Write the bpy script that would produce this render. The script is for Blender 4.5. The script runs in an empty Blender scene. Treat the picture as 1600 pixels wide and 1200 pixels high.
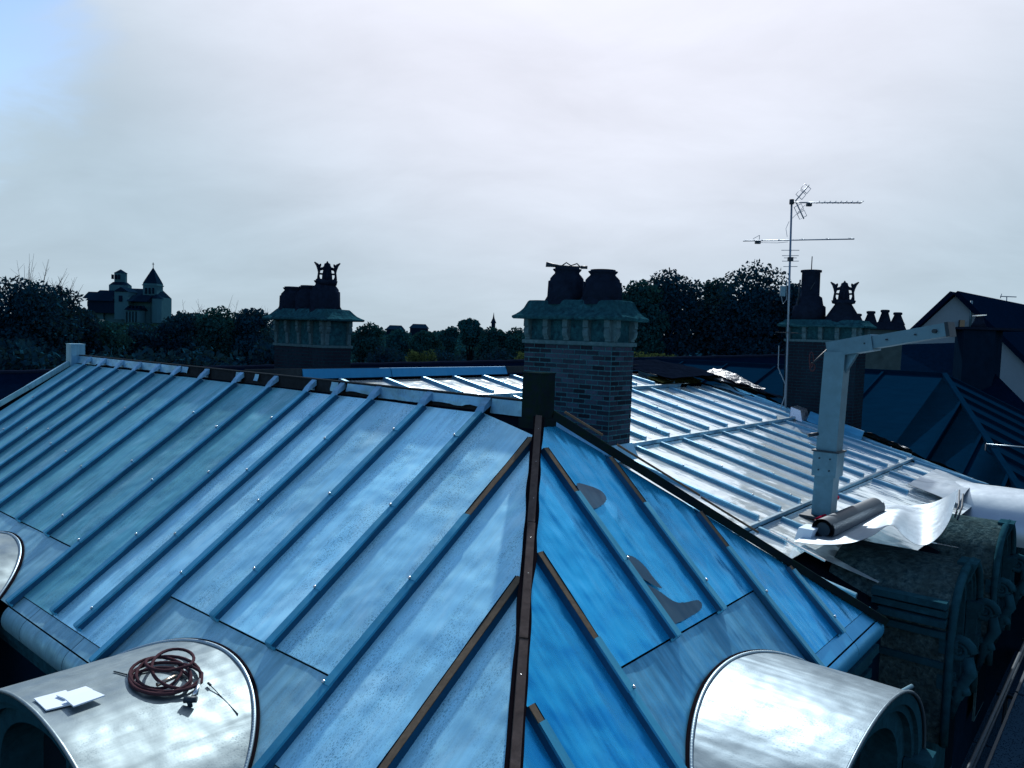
import bpy, bmesh, math, random
from mathutils import Vector, Matrix, noise
rnd = random.Random(7)
sc = bpy.context.scene
C = sc.collection
# ------------------------------------------------------------------ camera
FPX, PIT, ROL = 1200.3, 0.06178, 0.03403
cf = Vector((0, math.cos(PIT), -math.sin(PIT)))
cu0 = Vector((0, math.sin(PIT), math.cos(PIT)))
cr0 = Vector((1, 0, 0))
cr = cr0*math.cos(ROL) + cu0*math.sin(ROL)
cu = -cr0*math.sin(ROL) + cu0*math.cos(ROL)
cam = bpy.data.cameras.new('camera'); camo = bpy.data.objects.new('camera', cam); C.objects.link(camo)
cam.lens = 36*FPX/1600; cam.sensor_width = 36; cam.clip_start = .05; cam.clip_end = 9000
camo.matrix_world = Matrix(((cr.x, cu.x, -cf.x, 0), (cr.y, cu.y, -cf.y, 0), (cr.z, cu.z, -cf.z, 0), (0, 0, 0, 1)))
sc.camera = camo
sc.render.resolution_x = 1024; sc.render.resolution_y = 768
# ------------------------------------------------------------------ exposure, sky, sun
sc.view_settings.view_transform = 'Standard'; sc.view_settings.look = 'None'
sc.view_settings.exposure = 0.42; sc.view_settings.gamma = 1
SUN_AZ, SUN_EL = math.radians(6), math.radians(39)      # azimuth to the right of +Y
SD = Vector((math.sin(SUN_AZ)*math.cos(SUN_EL), math.cos(SUN_AZ)*math.cos(SUN_EL), math.sin(SUN_EL)))
world = bpy.data.worlds.new('World'); sc.world = world; world.use_nodes = True
def build_world():
    nt = world.node_tree; nt.nodes.clear(); N = nt.nodes.new; L = nt.links.new
    out = N('ShaderNodeOutputWorld'); mix = N('ShaderNodeMixShader')
    bg = N('ShaderNodeBackground'); sky = N('ShaderNodeTexSky'); sky.sky_type = 'NISHITA'; sky.sun_disc = False
    sky.sun_elevation = SUN_EL; sky.sun_rotation = SUN_AZ; sky.ozone_density = 2.2; sky.dust_density = .5; sky.air_density = 1.0; sky.altitude = 400
    bg.inputs[1].default_value = 0.125; L(sky.outputs[0], bg.inputs[0])
    tc = N('ShaderNodeTexCoord')
    def math_(op, a, b=None, c=None, clamp=False):
        m = N('ShaderNodeMath'); m.operation = op; m.use_clamp = clamp
        for i, v in enumerate((a, b, c)):
            if v is None: continue
            if isinstance(v, (int, float)): m.inputs[i].default_value = v
            else: L(v, m.inputs[i])
        return m.outputs[0]
    nrm = N('ShaderNodeVectorMath'); nrm.operation = 'NORMALIZE'; L(tc.outputs['Generated'], nrm.inputs[0])
    dot = N('ShaderNodeVectorMath'); dot.operation = 'DOT_PRODUCT'; L(nrm.outputs[0], dot.inputs[0]); dot.inputs[1].default_value = SD
    sep = N('ShaderNodeSeparateXYZ'); L(nrm.outputs[0], sep.inputs[0])
    # cloud sheet: direction stretched onto a flat layer
    den = math_('ADD', math_('MAXIMUM', sep.outputs[2], 0.0), .32)
    comb = N('ShaderNodeCombineXYZ'); L(math_('DIVIDE', sep.outputs[0], den), comb.inputs[0]); L(math_('DIVIDE', sep.outputs[1], den), comb.inputs[1])
    def nz(scale, det, rough, dist, sx=1, sy=1, rz=0, off=(0, 0, 0)):
        mp = N('ShaderNodeMapping'); mp.inputs['Scale'].default_value = (sx, sy, 1); mp.inputs['Rotation'].default_value = (0, 0, rz); mp.inputs['Location'].default_value = off
        L(comb.outputs[0], mp.inputs[0]); n = N('ShaderNodeTexNoise'); L(mp.outputs[0], n.inputs[0])
        n.inputs['Scale'].default_value = scale; n.inputs['Detail'].default_value = det; n.inputs['Roughness'].default_value = rough; n.inputs['Distortion'].default_value = dist
        return n.outputs[0]
    n1 = nz(.9, 5, .5, .4, 1, 1.4, .5, (3.1, 1.2, 0))
    n2 = nz(2.6, 9, .58, .35, .8, 1.3, .9, (1.4, 2.0, 0))
    # veil thins away from the sun and opens to the left
    v = math_('ADD', dot.outputs['Value'], math_('MULTIPLY', math_('SUBTRACT', n1, .5), .55))
    v = math_('ADD', v, math_('MULTIPLY', math_('SUBTRACT', n2, .5), .52))
    low = math_('MULTIPLY', math_('MAXIMUM', math_('SUBTRACT', .32, math_('ABSOLUTE', sep.outputs[2])), 0), math_('MAXIMUM', math_('ADD', sep.outputs[1], .12), 0))
    v = math_('ADD', v, math_('MULTIPLY', low, 1.35))
    v = math_('ADD', v, math_('MULTIPLY', math_('MINIMUM', sep.outputs[0], 0.0), .15))
    opn = N('ShaderNodeVectorMath'); opn.operation = 'DOT_PRODUCT'; L(nrm.outputs[0], opn.inputs[0]); opn.inputs[1].default_value = (-.745, .42, .518)
    om = N('ShaderNodeMapRange'); om.interpolation_type = 'SMOOTHSTEP'; L(opn.outputs['Value'], om.inputs[0]); om.inputs[1].default_value = .79; om.inputs[2].default_value = .95
    v = math_('SUBTRACT', v, math_('MULTIPLY', om.outputs[0], .46))
    mr = N('ShaderNodeMapRange'); mr.interpolation_type = 'SMOOTHSTEP'; L(v, mr.inputs[0]); mr.inputs[1].default_value = .46; mr.inputs[2].default_value = .76
    mr.inputs[3].default_value = 0.05; mr.inputs[4].default_value = .985
    glow = N('ShaderNodeMapRange'); glow.interpolation_type = 'SMOOTHERSTEP'; L(dot.outputs['Value'], glow.inputs[0]); glow.inputs[1].default_value = .70; glow.inputs[2].default_value = 1.0
    cm = N('ShaderNodeMix'); cm.data_type = 'RGBA'; L(glow.outputs[0], cm.inputs[0])
    cm.inputs[6].default_value = (.355, .448, .522, 1); cm.inputs[7].default_value = (.66, .67, .755, 1)
    tex = N('ShaderNodeMix'); tex.data_type = 'RGBA'; tex.blend_type = 'MULTIPLY'; tex.inputs[0].default_value = 1
    L(cm.outputs[2], tex.inputs[6])
    sm = math_('ADD', .83, math_('MULTIPLY', n2, .34)); cc = N('ShaderNodeCombineXYZ'); [L(sm, cc.inputs[i]) for i in range(3)]
    L(cc.outputs[0], tex.inputs[7])
    bg2 = N('ShaderNodeBackground'); L(tex.outputs[2], bg2.inputs[0]); bg2.inputs[1].default_value = 1.0
    L(mr.outputs[0], mix.inputs[0]); L(bg.outputs[0], mix.inputs[1]); L(bg2.outputs[0], mix.inputs[2]); L(mix.outputs[0], out.inputs[0])
build_world()
sl = bpy.data.lights.new('sun', 'SUN'); so = bpy.data.objects.new('sun', sl); C.objects.link(so)
sl.energy = 4.2; sl.angle = math.radians(1.2); sl.color = (1, .97, .93)
so.rotation_euler = (-SD).to_track_quat('-Z', 'Y').to_euler(); so.location = (0, 0, 30)

# ------------------------------------------------------------------ frame of the house: a = left-away, b = right-away
A0 = Vector((0.2826, 7.6404, 0)); D1 = Vector((-0.769155, 0.639062, 0)); D2 = Vector((0.639062, 0.769155, 0)); UP = Vector((0, 0, 1))
def W(a, b, z): 
    p = A0 + D1*a + D2*b; return Vector((p.x, p.y, z))
ZR, T1, T2, T3, AM = -.7, .711, .969, .285, 5.786
def nor(t): return math.cos(math.atan(t)), math.sin(math.atan(t))
c1_, s1_ = nor(T1); N1 = -D2*s1_ + UP*c1_; R1 = -D2*c1_ - UP*s1_
c2_, s2_ = nor(T2); N2 = -D1*s2_ + UP*c2_; R2 = -D1*c2_ - UP*s2_
c3_, s3_ = nor(T3); N3 = -D1*s3_ + UP*c3_; R3 = -D1*c3_ - UP*s3_
def P1(a, b, h=0): return W(a, b, ZR+b*T1) + N1*h             # b<0
def P2(a, b, h=0): return W(a, b, ZR+a*T2) + N2*h             # a<0
def P3(a, b, h=0): return W(a, b, ZR-(AM-a)*T3) + N3*h
def ray(x, y): return cf + cr*((x-800)/FPX) + cu*((600-y)/FPX)
def at(x, y, Y):                                             # a point of the place Y metres ahead
    d = ray(x, y); return d*(Y/d.y)
def zpx(x, y, Y): return at(x, y, Y).z
def onA(x, y, a):
    d = ray(x, y); q = A0 + D1*a; return d*(q.dot(D1)/d.dot(D1))
# ------------------------------------------------------------------ mesh builder
WO = {}
class MB:
    def __init__(s): s.v = []; s.f = []; s.sm = []
    def face(s, pts, smooth=False):
        i = len(s.v); s.v += [Vector(p) for p in pts]; s.f.append(tuple(range(i, i+len(pts)))); s.sm.append(smooth); return s
    def prism(s, bot, top):
        n = len(bot); i = len(s.v); s.v += [Vector(p) for p in bot] + [Vector(p) for p in top]
        s.f.append(tuple(i+n-1-k for k in range(n))); s.f.append(tuple(i+n+k for k in range(n)))
        for k in range(n): s.f.append((i+k, i+(k+1) % n, i+n+(k+1) % n, i+n+k))
        s.sm += [False]*(n+2); return s
    def box(s, o, x, y, z, bev=0):                               # centre o, half vectors x y z
        o = Vector(o)
        s.prism([o-x-y-z, o+x-y-z, o+x+y-z, o-x+y-z], [o-x-y+z, o+x-y+z, o+x+y+z, o-x+y+z]); return s
    def bar(s, p, q, w, h, up=UP, e=0):                          # rectangular bar p..q, width w, height h centred
        p = Vector(p); q = Vector(q); d = (q-p).normalized(); side = d.cross(up).normalized(); u = side.cross(d).normalized()
        return s.box((p+q)/2, d*((q-p).length/2+e), side*(w/2), u*(h/2))
    def grid(s, P, nu, nv, smooth=True, flip=False):
        i = len(s.v)
        for r in range(nv+1):
            for k in range(nu+1): s.v.append(Vector(P(k/nu, r/nv)))
        for r in range(nv):
            for k in range(nu):
                a = i+r*(nu+1)+k; q = (a, a+1, a+nu+2, a+nu+1)
                s.f.append(q[::-1] if flip else q); s.sm.append(smooth)
        return s
    def tube(s, pts, r, n=8, cap=True, smooth=True):
        pts = [Vector(p) for p in pts]; i = len(s.v); ref = None; m = len(pts)
        for k, p in enumerate(pts):
            t = (pts[min(k+1, m-1)]-pts[max(k-1, 0)]).normalized()
            if ref is None: ref = t.orthogonal().normalized()
            ref = (ref - t*ref.dot(t)).normalized(); bi = t.cross(ref)
            rr = r[k] if isinstance(r, (list, tuple)) else r
            for j in range(n):
                a = 2*math.pi*j/n; s.v.append(p + ref*(rr*math.cos(a)) + bi*(rr*math.sin(a)))
        for k in range(m-1):
            for j in range(n):
                a = i+k*n+j; b = i+k*n+(j+1) % n; s.f.append((a, b, b+n, a+n)); s.sm.append(smooth)
        if cap:
            s.f.append(tuple(i+n-1-j for j in range(n))); s.sm.append(False)
            s.f.append(tuple(i+(m-1)*n+j for j in range(n))); s.sm.append(False)
        return s
    def lathe(s, o, prof, n=20, ax=UP, sx=1, sy=1, X=None, smooth=True):
        o = Vector(o); X = X or Vector((1, 0, 0)); Y = ax.cross(X); i = len(s.v); m = len(prof)
        for (r, z) in prof:
            for j in range(n):
                a = 2*math.pi*j/n; s.v.append(o + ax*z + X*(r*sx*math.cos(a)) + Y*(r*sy*math.sin(a)))
        for k in range(m-1):
            for j in range(n):
                a = i+k*n+j; b = i+k*n+(j+1) % n; s.f.append((a, b, b+n, a+n)); s.sm.append(smooth)
        s.f.append(tuple(i+n-1-j for j in range(n))); s.f.append(tuple(i+(m-1)*n+j for j in range(n))); s.sm += [False, False]
        return s
    def build(s, name, mat, parent=None, origin=None, label=None, cat=None, group=None, kind=None):
        me = bpy.data.meshes.new(name)
        if origin is None:
            n = max(1, len(s.v)); mn = Vector((min(v.x for v in s.v), min(v.y for v in s.v), min(v.z for v in s.v))); mx = Vector((max(v.x for v in s.v), max(v.y for v in s.v), max(v.z for v in s.v)))
            origin = Vector(((mn.x+mx.x)/2, (mn.y+mx.y)/2, mn.z))
        origin = Vector(origin)
        me.from_pydata([tuple(v-origin) for v in s.v], [], s.f); me.polygons.foreach_set('use_smooth', s.sm); me.update()
        o = bpy.data.objects.new(name, me); C.objects.link(o)
        if mat: me.materials.append(mat)
        put(o, parent, origin); props(o, label, cat, group, kind); return o
def put(o, parent, origin):
    WO[o] = Vector(origin)
    if parent: o.parent = parent; o.location = WO[o]-WO[parent]
    else: o.location = WO[o]
def props(o, label=None, cat=None, group=None, kind=None):
    for k, v in (('label', label), ('category', cat), ('group', group), ('kind', kind)):
        if v: o[k] = v
def thing(name, loc, label, cat, group=None):
    o = bpy.data.objects.new(name, None); C.objects.link(o); o.empty_display_size = .2; put(o, None, loc); props(o, label, cat, group); return o
def linked(name, me, parent, loc, rot=None, label=None):         # another piece sharing mesh data
    o = bpy.data.objects.new(name, me); C.objects.link(o); put(o, parent, loc)
    if rot is not None: o.rotation_euler = rot
    if label: o['label'] = label
    return o
# ------------------------------------------------------------------ materials
class NT:
    def __init__(s, name):
        s.m = bpy.data.materials.new(name); s.m.use_nodes = True; s.t = s.m.node_tree; s.b = s.t.nodes['Principled BSDF']; s.N = s.t.nodes.new; s.L = s.t.links.new
    def val(s, v, inp):
        if isinstance(v, (int, float)): inp.default_value = v
        elif isinstance(v, tuple): inp.default_value = v if len(v) != 3 or inp.type == 'VECTOR' else (*v, 1)
        else: s.L(v, inp)
    def ma(s, op, a, b=None, c=None, clamp=False):
        m = s.N('ShaderNodeMath'); m.operation = op; m.use_clamp = clamp
        for i, v in enumerate((a, b, c)):
            if v is not None: s.val(v, m.inputs[i])
        return m.outputs[0]
    def mr(s, v, a, b, c=0, d=1, sm=False):
        m = s.N('ShaderNodeMapRange'); s.L(v, m.inputs[0])
        if sm: m.interpolation_type = 'SMOOTHSTEP'
        for i, x in enumerate((a, b, c, d)): m.inputs[i+1].default_value = x
        return m.outputs[0]
    def mix(s, f, a, b, mode='MIX'):
        m = s.N('ShaderNodeMix'); m.data_type = 'RGBA'; m.blend_type = mode; s.val(f, m.inputs[0]); s.val(a, m.inputs[6]); s.val(b, m.inputs[7]); return m.outputs[2]
    def pos(s):
        g = s.N('ShaderNodeNewGeometry'); return g.outputs['Position']
    def dot(s, v, d):
        n = s.N('ShaderNodeVectorMath'); n.operation = 'DOT_PRODUCT'; s.L(v, n.inputs[0]); n.inputs[1].default_value = tuple(d); return n.outputs['Value']
    def comb(s, x, y, z=0.0):
        n = s.N('ShaderNodeCombineXYZ'); s.val(x, n.inputs[0]); s.val(y, n.inputs[1]); s.val(z, n.inputs[2]); return n.outputs[0]
    def noise(s, vec, scale, det=4, rough=.55, dist=0):
        n = s.N('ShaderNodeTexNoise'); s.L(vec, n.inputs[0]); n.inputs['Scale'].default_value = scale; n.inputs['Detail'].default_value = det
        n.inputs['Roughness'].default_value = rough; n.inputs['Distortion'].default_value = dist; return n.outputs[0]
    def vor(s, vec, scale, feat='F1', out='Distance'):
        n = s.N('ShaderNodeTexVoronoi'); n.feature = feat; s.L(vec, n.inputs[0]); n.inputs['Scale'].default_value = scale; return n.outputs[out]
    def rnd(s): return s.N('ShaderNodeObjectInfo').outputs['Random']
    def bump(s, h, st, dist=.01, nrm=None):
        b = s.N('ShaderNodeBump'); s.L(h, b.inputs['Height']); b.inputs['Strength'].default_value = st; b.inputs['Distance'].default_value = dist
        if nrm: s.L(nrm, b.inputs['Normal'])
        return b.outputs[0]
    def set(s, **k):
        for n, v in k.items(): s.val(v, s.b.inputs[n.replace('_', ' ')])
        return s.m
def zinc(name, ra, rb, base=(.36, .47, .56), dark=(.12, .19, .25), rough=.36, spk=.5, metal=.9, stain=.5, var=.12, dent=.5, hi=None):
    """rolled zinc sheet; ra = along the slope, rb = across (world unit vectors)"""
    t = NT(name); p = t.pos(); u = t.dot(p, rb); v = t.dot(p, ra); w = t.dot(p, UP); r = t.rnd(); off = t.ma('MULTIPLY', r, 37.0)
    vec = t.comb(u, v, t.ma('ADD', w, off)); st = t.comb(t.ma('MULTIPLY', u, 7.0), t.ma('MULTIPLY', v, .8), off)
    big = t.noise(vec, 1.1, 5, .6, .6); streak = t.noise(st, 2.2, 5, .65, .2); mid = t.noise(vec, 6, 6, .65, .5)
    pits = t.vor(t.comb(t.ma('MULTIPLY', u, 1.0), t.ma('MULTIPLY', v, .72), off), 58); pm = t.mr(pits, .16, .40, 1, 0); pits2 = t.vor(t.comb(t.ma('MULTIPLY', u, 1.0), t.ma('MULTIPLY', v, .6), off), 125); pm = t.ma('MAXIMUM', t.ma('MULTIPLY', pm, .8), t.mr(pits2, .15, .42, .75, 0))
    pmask = t.mr(t.noise(t.comb(t.ma('MULTIPLY', u, 2.2), t.ma('MULTIPLY', v, .9), off), 1.3, 5, .6), .42, .60)
    spots = t.ma('MULTIPLY', t.ma('MULTIPLY', pm, pmask), spk)
    film = t.mr(t.ma('ADD', t.ma('MULTIPLY', big, .45), t.ma('MULTIPLY', streak, .55)), .38, .64, 0, 1, True)
    film = t.ma('MULTIPLY', film, stain)
    col = t.mix(film, base, tuple(c*.70 for c in base)); col = t.mix(t.mr(mid, .58, .8, 0, .35), col, tuple(min(1, c*1.25) for c in base))
    if hi:
        sky_mottle = t.noise(t.comb(t.ma('MULTIPLY', u, 1.6), t.ma('MULTIPLY', v, .7), t.ma('ADD', off, 9.0)), 1.6, 7, .66, .8)  # pale blotches put into the colour for uneven cloud reflections
        col = t.mix(t.mr(sky_mottle, .46, .70, 0, .38, True), col, hi)
    col = t.mix(spots, col, dark)
    col = t.mix(1.0, col, t.comb(*[t.mr(r, 0, 1, 1-var, 1+var)]*3), 'MULTIPLY')
    ro = t.ma('ADD', rough, t.ma('ADD', t.ma('MULTIPLY', t.ma('SUBTRACT', mid, .5), .28), t.ma('ADD', t.ma('MULTIPLY', film, .16), t.ma('MULTIPLY', spots, .3))))
    b0 = t.bump(t.noise(t.comb(t.ma('MULTIPLY', u, 3.0), t.ma('MULTIPLY', v, .55), off), 1.5, 2, .5), dent*.7, .03); b1 = t.bump(t.noise(vec, 1.9, 2, .5), dent, .05, b0); b2 = t.bump(t.ma('SUBTRACT', mid, t.ma('MULTIPLY', spots, .6)), .12, .01, b1)
    b3 = t.bump(streak, .06, .01, b2)
    return t.set(Base_Color=col, Metallic=metal, Roughness=ro, Normal=b3)
M = {}
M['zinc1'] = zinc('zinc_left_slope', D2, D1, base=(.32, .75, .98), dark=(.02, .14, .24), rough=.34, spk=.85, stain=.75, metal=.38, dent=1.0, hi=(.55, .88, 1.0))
M['zinc1b'] = zinc('zinc_left_slope_dim', D2, D1, base=(.095, .39, .50), dark=(.03, .10, .17), rough=.42, spk=.6, stain=.8, metal=.45, dent=1.0, hi=(.28, .55, .68))  # duller copy of the left slope zinc; weaker sky reflection put into colour
M['zinc2'] = zinc('zinc_hip_end', D1, D2, base=(.008, .38, .76), dark=(.02, .14, .24), rough=.22, spk=.3, stain=.5, var=.10, metal=.6, dent=1.2, hi=(.05, .48, .88))
M['zinc3'] = zinc('zinc_main_slope', D1, D2, base=(.86, .98, 1.0), dark=(.2, .3, .4), rough=.12, spk=.12, stain=.15, var=.06, dent=.8, metal=.6)
M['apron1'] = zinc('zinc_apron_left', D2, D1, base=(.20, .46, .58), rough=.42, spk=.45, stain=.9, var=.06, metal=.55, dent=1.2, hi=(.40, .68, .78))
M['apron2'] = zinc('zinc_apron_hip', D1, D2, base=(.06, .34, .58), rough=.4, spk=.3, stain=1.2, var=.05, dent=1.2, metal=.6, hi=(.20, .55, .80))
M['eave2'] = zinc('zinc_eave_hip', D1, D2, base=(.04, .38, .70), rough=.36, spk=.1, stain=.3, var=.04, dent=.15, metal=.6)
M['barrel'] = zinc('zinc_dormer_cover', D2, D1, base=(.20, .265, .295), dark=(.06, .10, .13), rough=.46, spk=.35, stain=.7, metal=.9, var=.03, dent=.9)
M['batten'] = zinc('zinc_batten', D1, D2, base=(.045, .30, .46), rough=.36, spk=.1, stain=.5, metal=.75)
M['edge'] = zinc('zinc_turned_edge_shaded', D1, D2, base=(.005, .080, .165), rough=.45, spk=.1, stain=.5, metal=.6)  # same zinc as the sheets; shade of the batten sides put into colour
M['edge3'] = zinc('zinc_turned_edge_main_shaded', D1, D2, base=(.09, .24, .36), rough=.4, spk=.1, stain=.5, metal=.7)  # batten sides of the main slope, their shade also painted in
M['newsheet'] = zinc('zinc_smooth_loose_sheet', D1, D2, base=(.42, .52, .60), dark=(.5, .6, .7), rough=.34, spk=.0, stain=.1, metal=.7, dent=.04)
M['batten3'] = zinc('zinc_batten_main', D1, D2, base=(.20, .42, .58), rough=.33, spk=.1, stain=.5)
M['newzinc'] = zinc('zinc_new_sheet', D1, D2, base=(.86, .9, .94), dark=(.5, .6, .7), rough=.27, spk=.02, stain=.15, metal=.85, dent=.15)
M['upstand'] = zinc('zinc_upstand', D1, D2, base=(.16, .38, .55), rough=.4, spk=.5, stain=.9)
M['wet'] = zinc('wet_zinc', D1, D2, base=(.002, .06, .12), rough=.3, spk=0, stain=.6, metal=.35)
M['barrel2'] = zinc('zinc_dormer_cover_new', D1, D2, base=(.115, .165, .205), dark=(.05, .09, .12), rough=.44, spk=.4, stain=.45, metal=.9, var=.03, dent=.7)
M['ridgecap'] = zinc('zinc_ridge_cap', D1, D2, base=(.008, .18, .38), rough=.45, spk=.1, stain=.2, metal=.6)
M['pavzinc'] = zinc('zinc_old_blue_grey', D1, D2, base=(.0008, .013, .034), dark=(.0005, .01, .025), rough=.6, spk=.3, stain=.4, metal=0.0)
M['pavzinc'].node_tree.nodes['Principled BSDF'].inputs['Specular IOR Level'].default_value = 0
def solid(name, col, rough=.6, metal=0, nscale=8, var=.35, bump=.3, bd=.01, col2=None, sscale=None, rv=0, spec=0):
    t = NT(name); p = t.pos(); n = t.noise(p, nscale, 6, .62, .3); n2 = t.noise(p, (sscale or nscale*.17), 4, .6)
    c2 = col2 or tuple(c*(1-var) for c in col)
    c = t.mix(t.mr(n, .3, .7), col, c2); c = t.mix(t.mr(n2, .4, .62, 0, .6), c, tuple(x*(1-var*.8) for x in col))
    if rv: c = t.mix(1.0, c, t.comb(*[t.mr(t.rnd(), 0, 1, 1-rv, 1+rv)]*3), 'MULTIPLY')
    if not metal: t.b.inputs['Specular IOR Level'].default_value = spec
    return t.set(Base_Color=c, Roughness=rough, Metallic=metal, Normal=t.bump(n, bump, bd))
M['wood'] = solid('weathered_wood_board', (.026, .036, .045), .8, 0, 14, .45, .3)
M['hipwood'] = solid('weathered_hip_board', (.105, .085, .08), .8, 0, 14, .45, .3)
M['darkwood'] = solid('dark_damp_wood', (.010, .018, .028), .75, 0, 14, .5, .4, col2=(.008, .022, .014))
M['palewood'] = solid('pale_batten_wood', (.17, .135, .10), .75, 0, 20, .4, .2)
M['deck'] = solid('dark_roof_boarding', (.004, .008, .015), .9)
M['black'] = solid('black_bitumen_gap', (.012, .010, .014), .75)
M['stone'] = solid('grey_stone', (.016, .070, .100), .85, 0, 9, .5, .6, .02)
M['stonec'] = solid('chimney_cap_stone', (.020, .095, .125), .85, 0, 12, .6, .8, .03, col2=(.006, .024, .040))
M['stonel'] = solid('pale_carved_stone', (.065, .14, .175), .85, 0, 12, .5, .5)
M['brick'] = solid('dark_brick', (.034, .030, .050), .88, 0, 25, .5, .8, rv=.6, col2=(.010, .042, .066), sscale=1.3)
M['mortar'] = solid('pale_mortar', (.042, .15, .20), .95, 0, 30, .6, .5)
M['brick2'] = solid('sooty_brickwork', (.012, .020, .042), .88, 0, 25, .5, .5)
M['pot'] = solid('sooty_terracotta', (.011, .020, .040), .8, 0, 10, .5, .4)
M['wall'] = solid('facade_stone', (.004, .016, .036), .9, 0, 3, .4, .5)
M['plaster'] = solid('mossy_rough_plaster', (.075, .13, .14), .95, 0, 16, .9, 1.0, .05, col2=(.006, .026, .038), sscale=5)
M['slate'] = solid('dark_slate', (.0012, .009, .028), .85, 0, 6, .4, .3)
M['render'] = solid('pale_house_render', (.15, .225, .28), .9, 0, 4, .1, .1)
M['galv'] = solid('galvanised_steel', (.30, .42, .50), .45, .8, 9, .3, .1)
M['galvd'] = solid('dull_aluminium_post', (.09, .21, .29), .5, .5, 7, .3, .15)
M['ant'] = solid('aerial_aluminium', (.16, .24, .32), .45, .7, 10, .2, .05)
M['darksteel'] = solid('dark_steel', (.014, .035, .055), .55, .5, 10, .4, .2)
M['clip'] = solid('bright_clip', (.55, .6, .64), .28, 1, 10, .1, .02)
M['hose'] = solid('brown_rubber_hose', (.055, .032, .040), .5, 0, 30, .2, .1)
M['brass'] = solid('torch_brass', (.40, .34, .28), .35, 1, 30, .3, .1)
M['plate'] = solid('white_plate', (.62, .72, .82), .6, 0, 3, .06, .02)
M['red'] = solid('red_strap', (.22, .008, .03), .6)
M['lead'] = solid('rolled_dark_zinc', (.02, .045, .07), .5, .5, 6, .3, .1)
M['tarp'] = solid('dark_tarpaulin', (.004, .008, .018), .42, 0, 5, .4, 1.0, .05)
M['foil'] = solid('crumpled_shiny_foil', (.13, .16, .19), .35, .7, 7, .7, 1.0, .06, col2=(.06, .07, .09))
M['glass'] = solid('dark_window_glass', (.006, .012, .02), .12, 0, 2, .2, .02, spec=.4)
M['ground'] = solid('dark_ground', (.004, .010, .018), .95, 0, .3, .5, .3)
M['hill'] = solid('wooded_hill', (.003, .014, .022), .95, 0, .12, .6, .8, 1.5)
M['render2'] = solid('beige_stone_stack', (.055, .095, .105), .9, 0, 2.5, .45, .3)
M['mortar2'] = solid('dark_mortar', (.014, .050, .075), .95, 0, 30, .6, .5)  # darker mortar tone for the left and far right chimneys
M['church'] = solid('church_stone', (.032, .105, .145), .9, 0, .4, .15, .1)
M['chroof'] = solid('church_roof', (.003, .014, .032), .9, 0, .4, .2, .1)
M['bark'] = solid('dark_bark', (.006, .009, .015), .9)
M['moss'] = solid('moss_and_debris', (.05, .06, .025), .95, 0, 30, .7, 1, .03)
def leafmat(name, a, b, tr=.25):
    t = NT(name); p = t.pos(); n = t.noise(p, .35, 4, .6); n2 = t.noise(p, 2.5, 3, .6)
    t.b.inputs['Coat Weight'].default_value = 0; c = t.mix(t.mr(n, .35, .65), a, b); c = t.mix(t.mr(n2, .45, .7, 0, .6), c, tuple(min(1, x*1.6) for x in a))
    m = t.set(Base_Color=c, Roughness=.7)
    t.b.inputs['Transmission Weight'].default_value = 0
    t.b.inputs['Specular IOR Level'].default_value = 0
    tl = t.N('ShaderNodeBsdfTranslucent'); t.L(t.mix(.5, c, (.03, .06, .02)), tl.inputs[0]); ms = t.N('ShaderNodeMixShader'); ms.inputs[0].default_value = tr
    o = [n for n in t.t.nodes if n.type == 'OUTPUT_MATERIAL'][0]; t.L(t.b.outputs[0], ms.inputs[1]); t.L(tl.outputs[0], ms.inputs[2]); t.L(ms.outputs[0], o.inputs[0]); return m
M['leafd'] = leafmat('leaves_dark', (.005, .034, .058), (.003, .020, .042), .07)
M['leafm'] = leafmat('leaves_mid', (.008, .052, .056), (.004, .032, .048), .08)
M['leafl'] = leafmat('leaves_olive', (.05, .075, .03), (.02, .042, .022), .25)
M['leaff'] = leafmat('leaves_far_hazy', (.009, .062, .074), (.005, .042, .060), .08)  # distance haze put into the leaf colour, lighter and bluer
def perf():
    t = NT('perforated_steel_deck'); p = t.pos(); v = t.vor(t.comb(t.dot(p, D1), t.dot(p, D2)), 42); h = t.mr(v, .28, .34, 0, 1)
    return t.set(Base_Color=t.mix(h, (.001, .006, .016), (.018, .045, .075)), Roughness=.7, Metallic=0.0, Normal=t.bump(h, .6, .01))
M['perf'] = perf(); M['perf'].node_tree.nodes['Principled BSDF'].inputs['Specular IOR Level'].default_value = 0

# ------------------------------------------------------------------ SETTING: ground, hills
def ground():
    m = MB(); GX = 60
    def P(u, v):
        x = -2600+5200*u; y = -300+4300*v**1.6
        z = -13
        if y > 120: z += min(1, (y-120)/500)*(-6)
        return Vector((x, y, z))
    m.grid(P, 40, 40); m.build('ground', M['ground'], kind='structure')
ground()
def hill(name, prof, Y, depth, mat):
    # prof: list of (px, py) skyline; a ridge at distance Y with real width and slopes on both sides
    m = MB(); n = len(prof)
    rows = []
    for k, (f, h) in enumerate([(-1, 0), (-.6, .45), (-.25, .86), (0, 1), (.3, .85), (.7, .4), (1, 0)]):
        row = []
        for (x, y) in prof:
            p = at(x, y, Y); base = -22
            row.append(Vector((p.x, Y+f*depth, base+(p.z-base)*h + (noise.noise(Vector((p.x*.02, f*3, 1)))*3 if 0 < abs(f) < 1 else 0))))
        rows.append(row)
    i = 0
    for r in rows: m.v += r
    for r in range(len(rows)-1):
        for k in range(n-1): m.f.append((r*n+k, r*n+k+1, (r+1)*n+k+1, (r+1)*n+k)); m.sm.append(True)
    m.build(name, mat, kind='structure')
hill('wooded_hill', [(-300, 560), (0, 528), (100, 508), (150, 502), (265, 500), (300, 510), (380, 520), (430, 530), (560, 560)], 300, 110, M['hill'])
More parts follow.
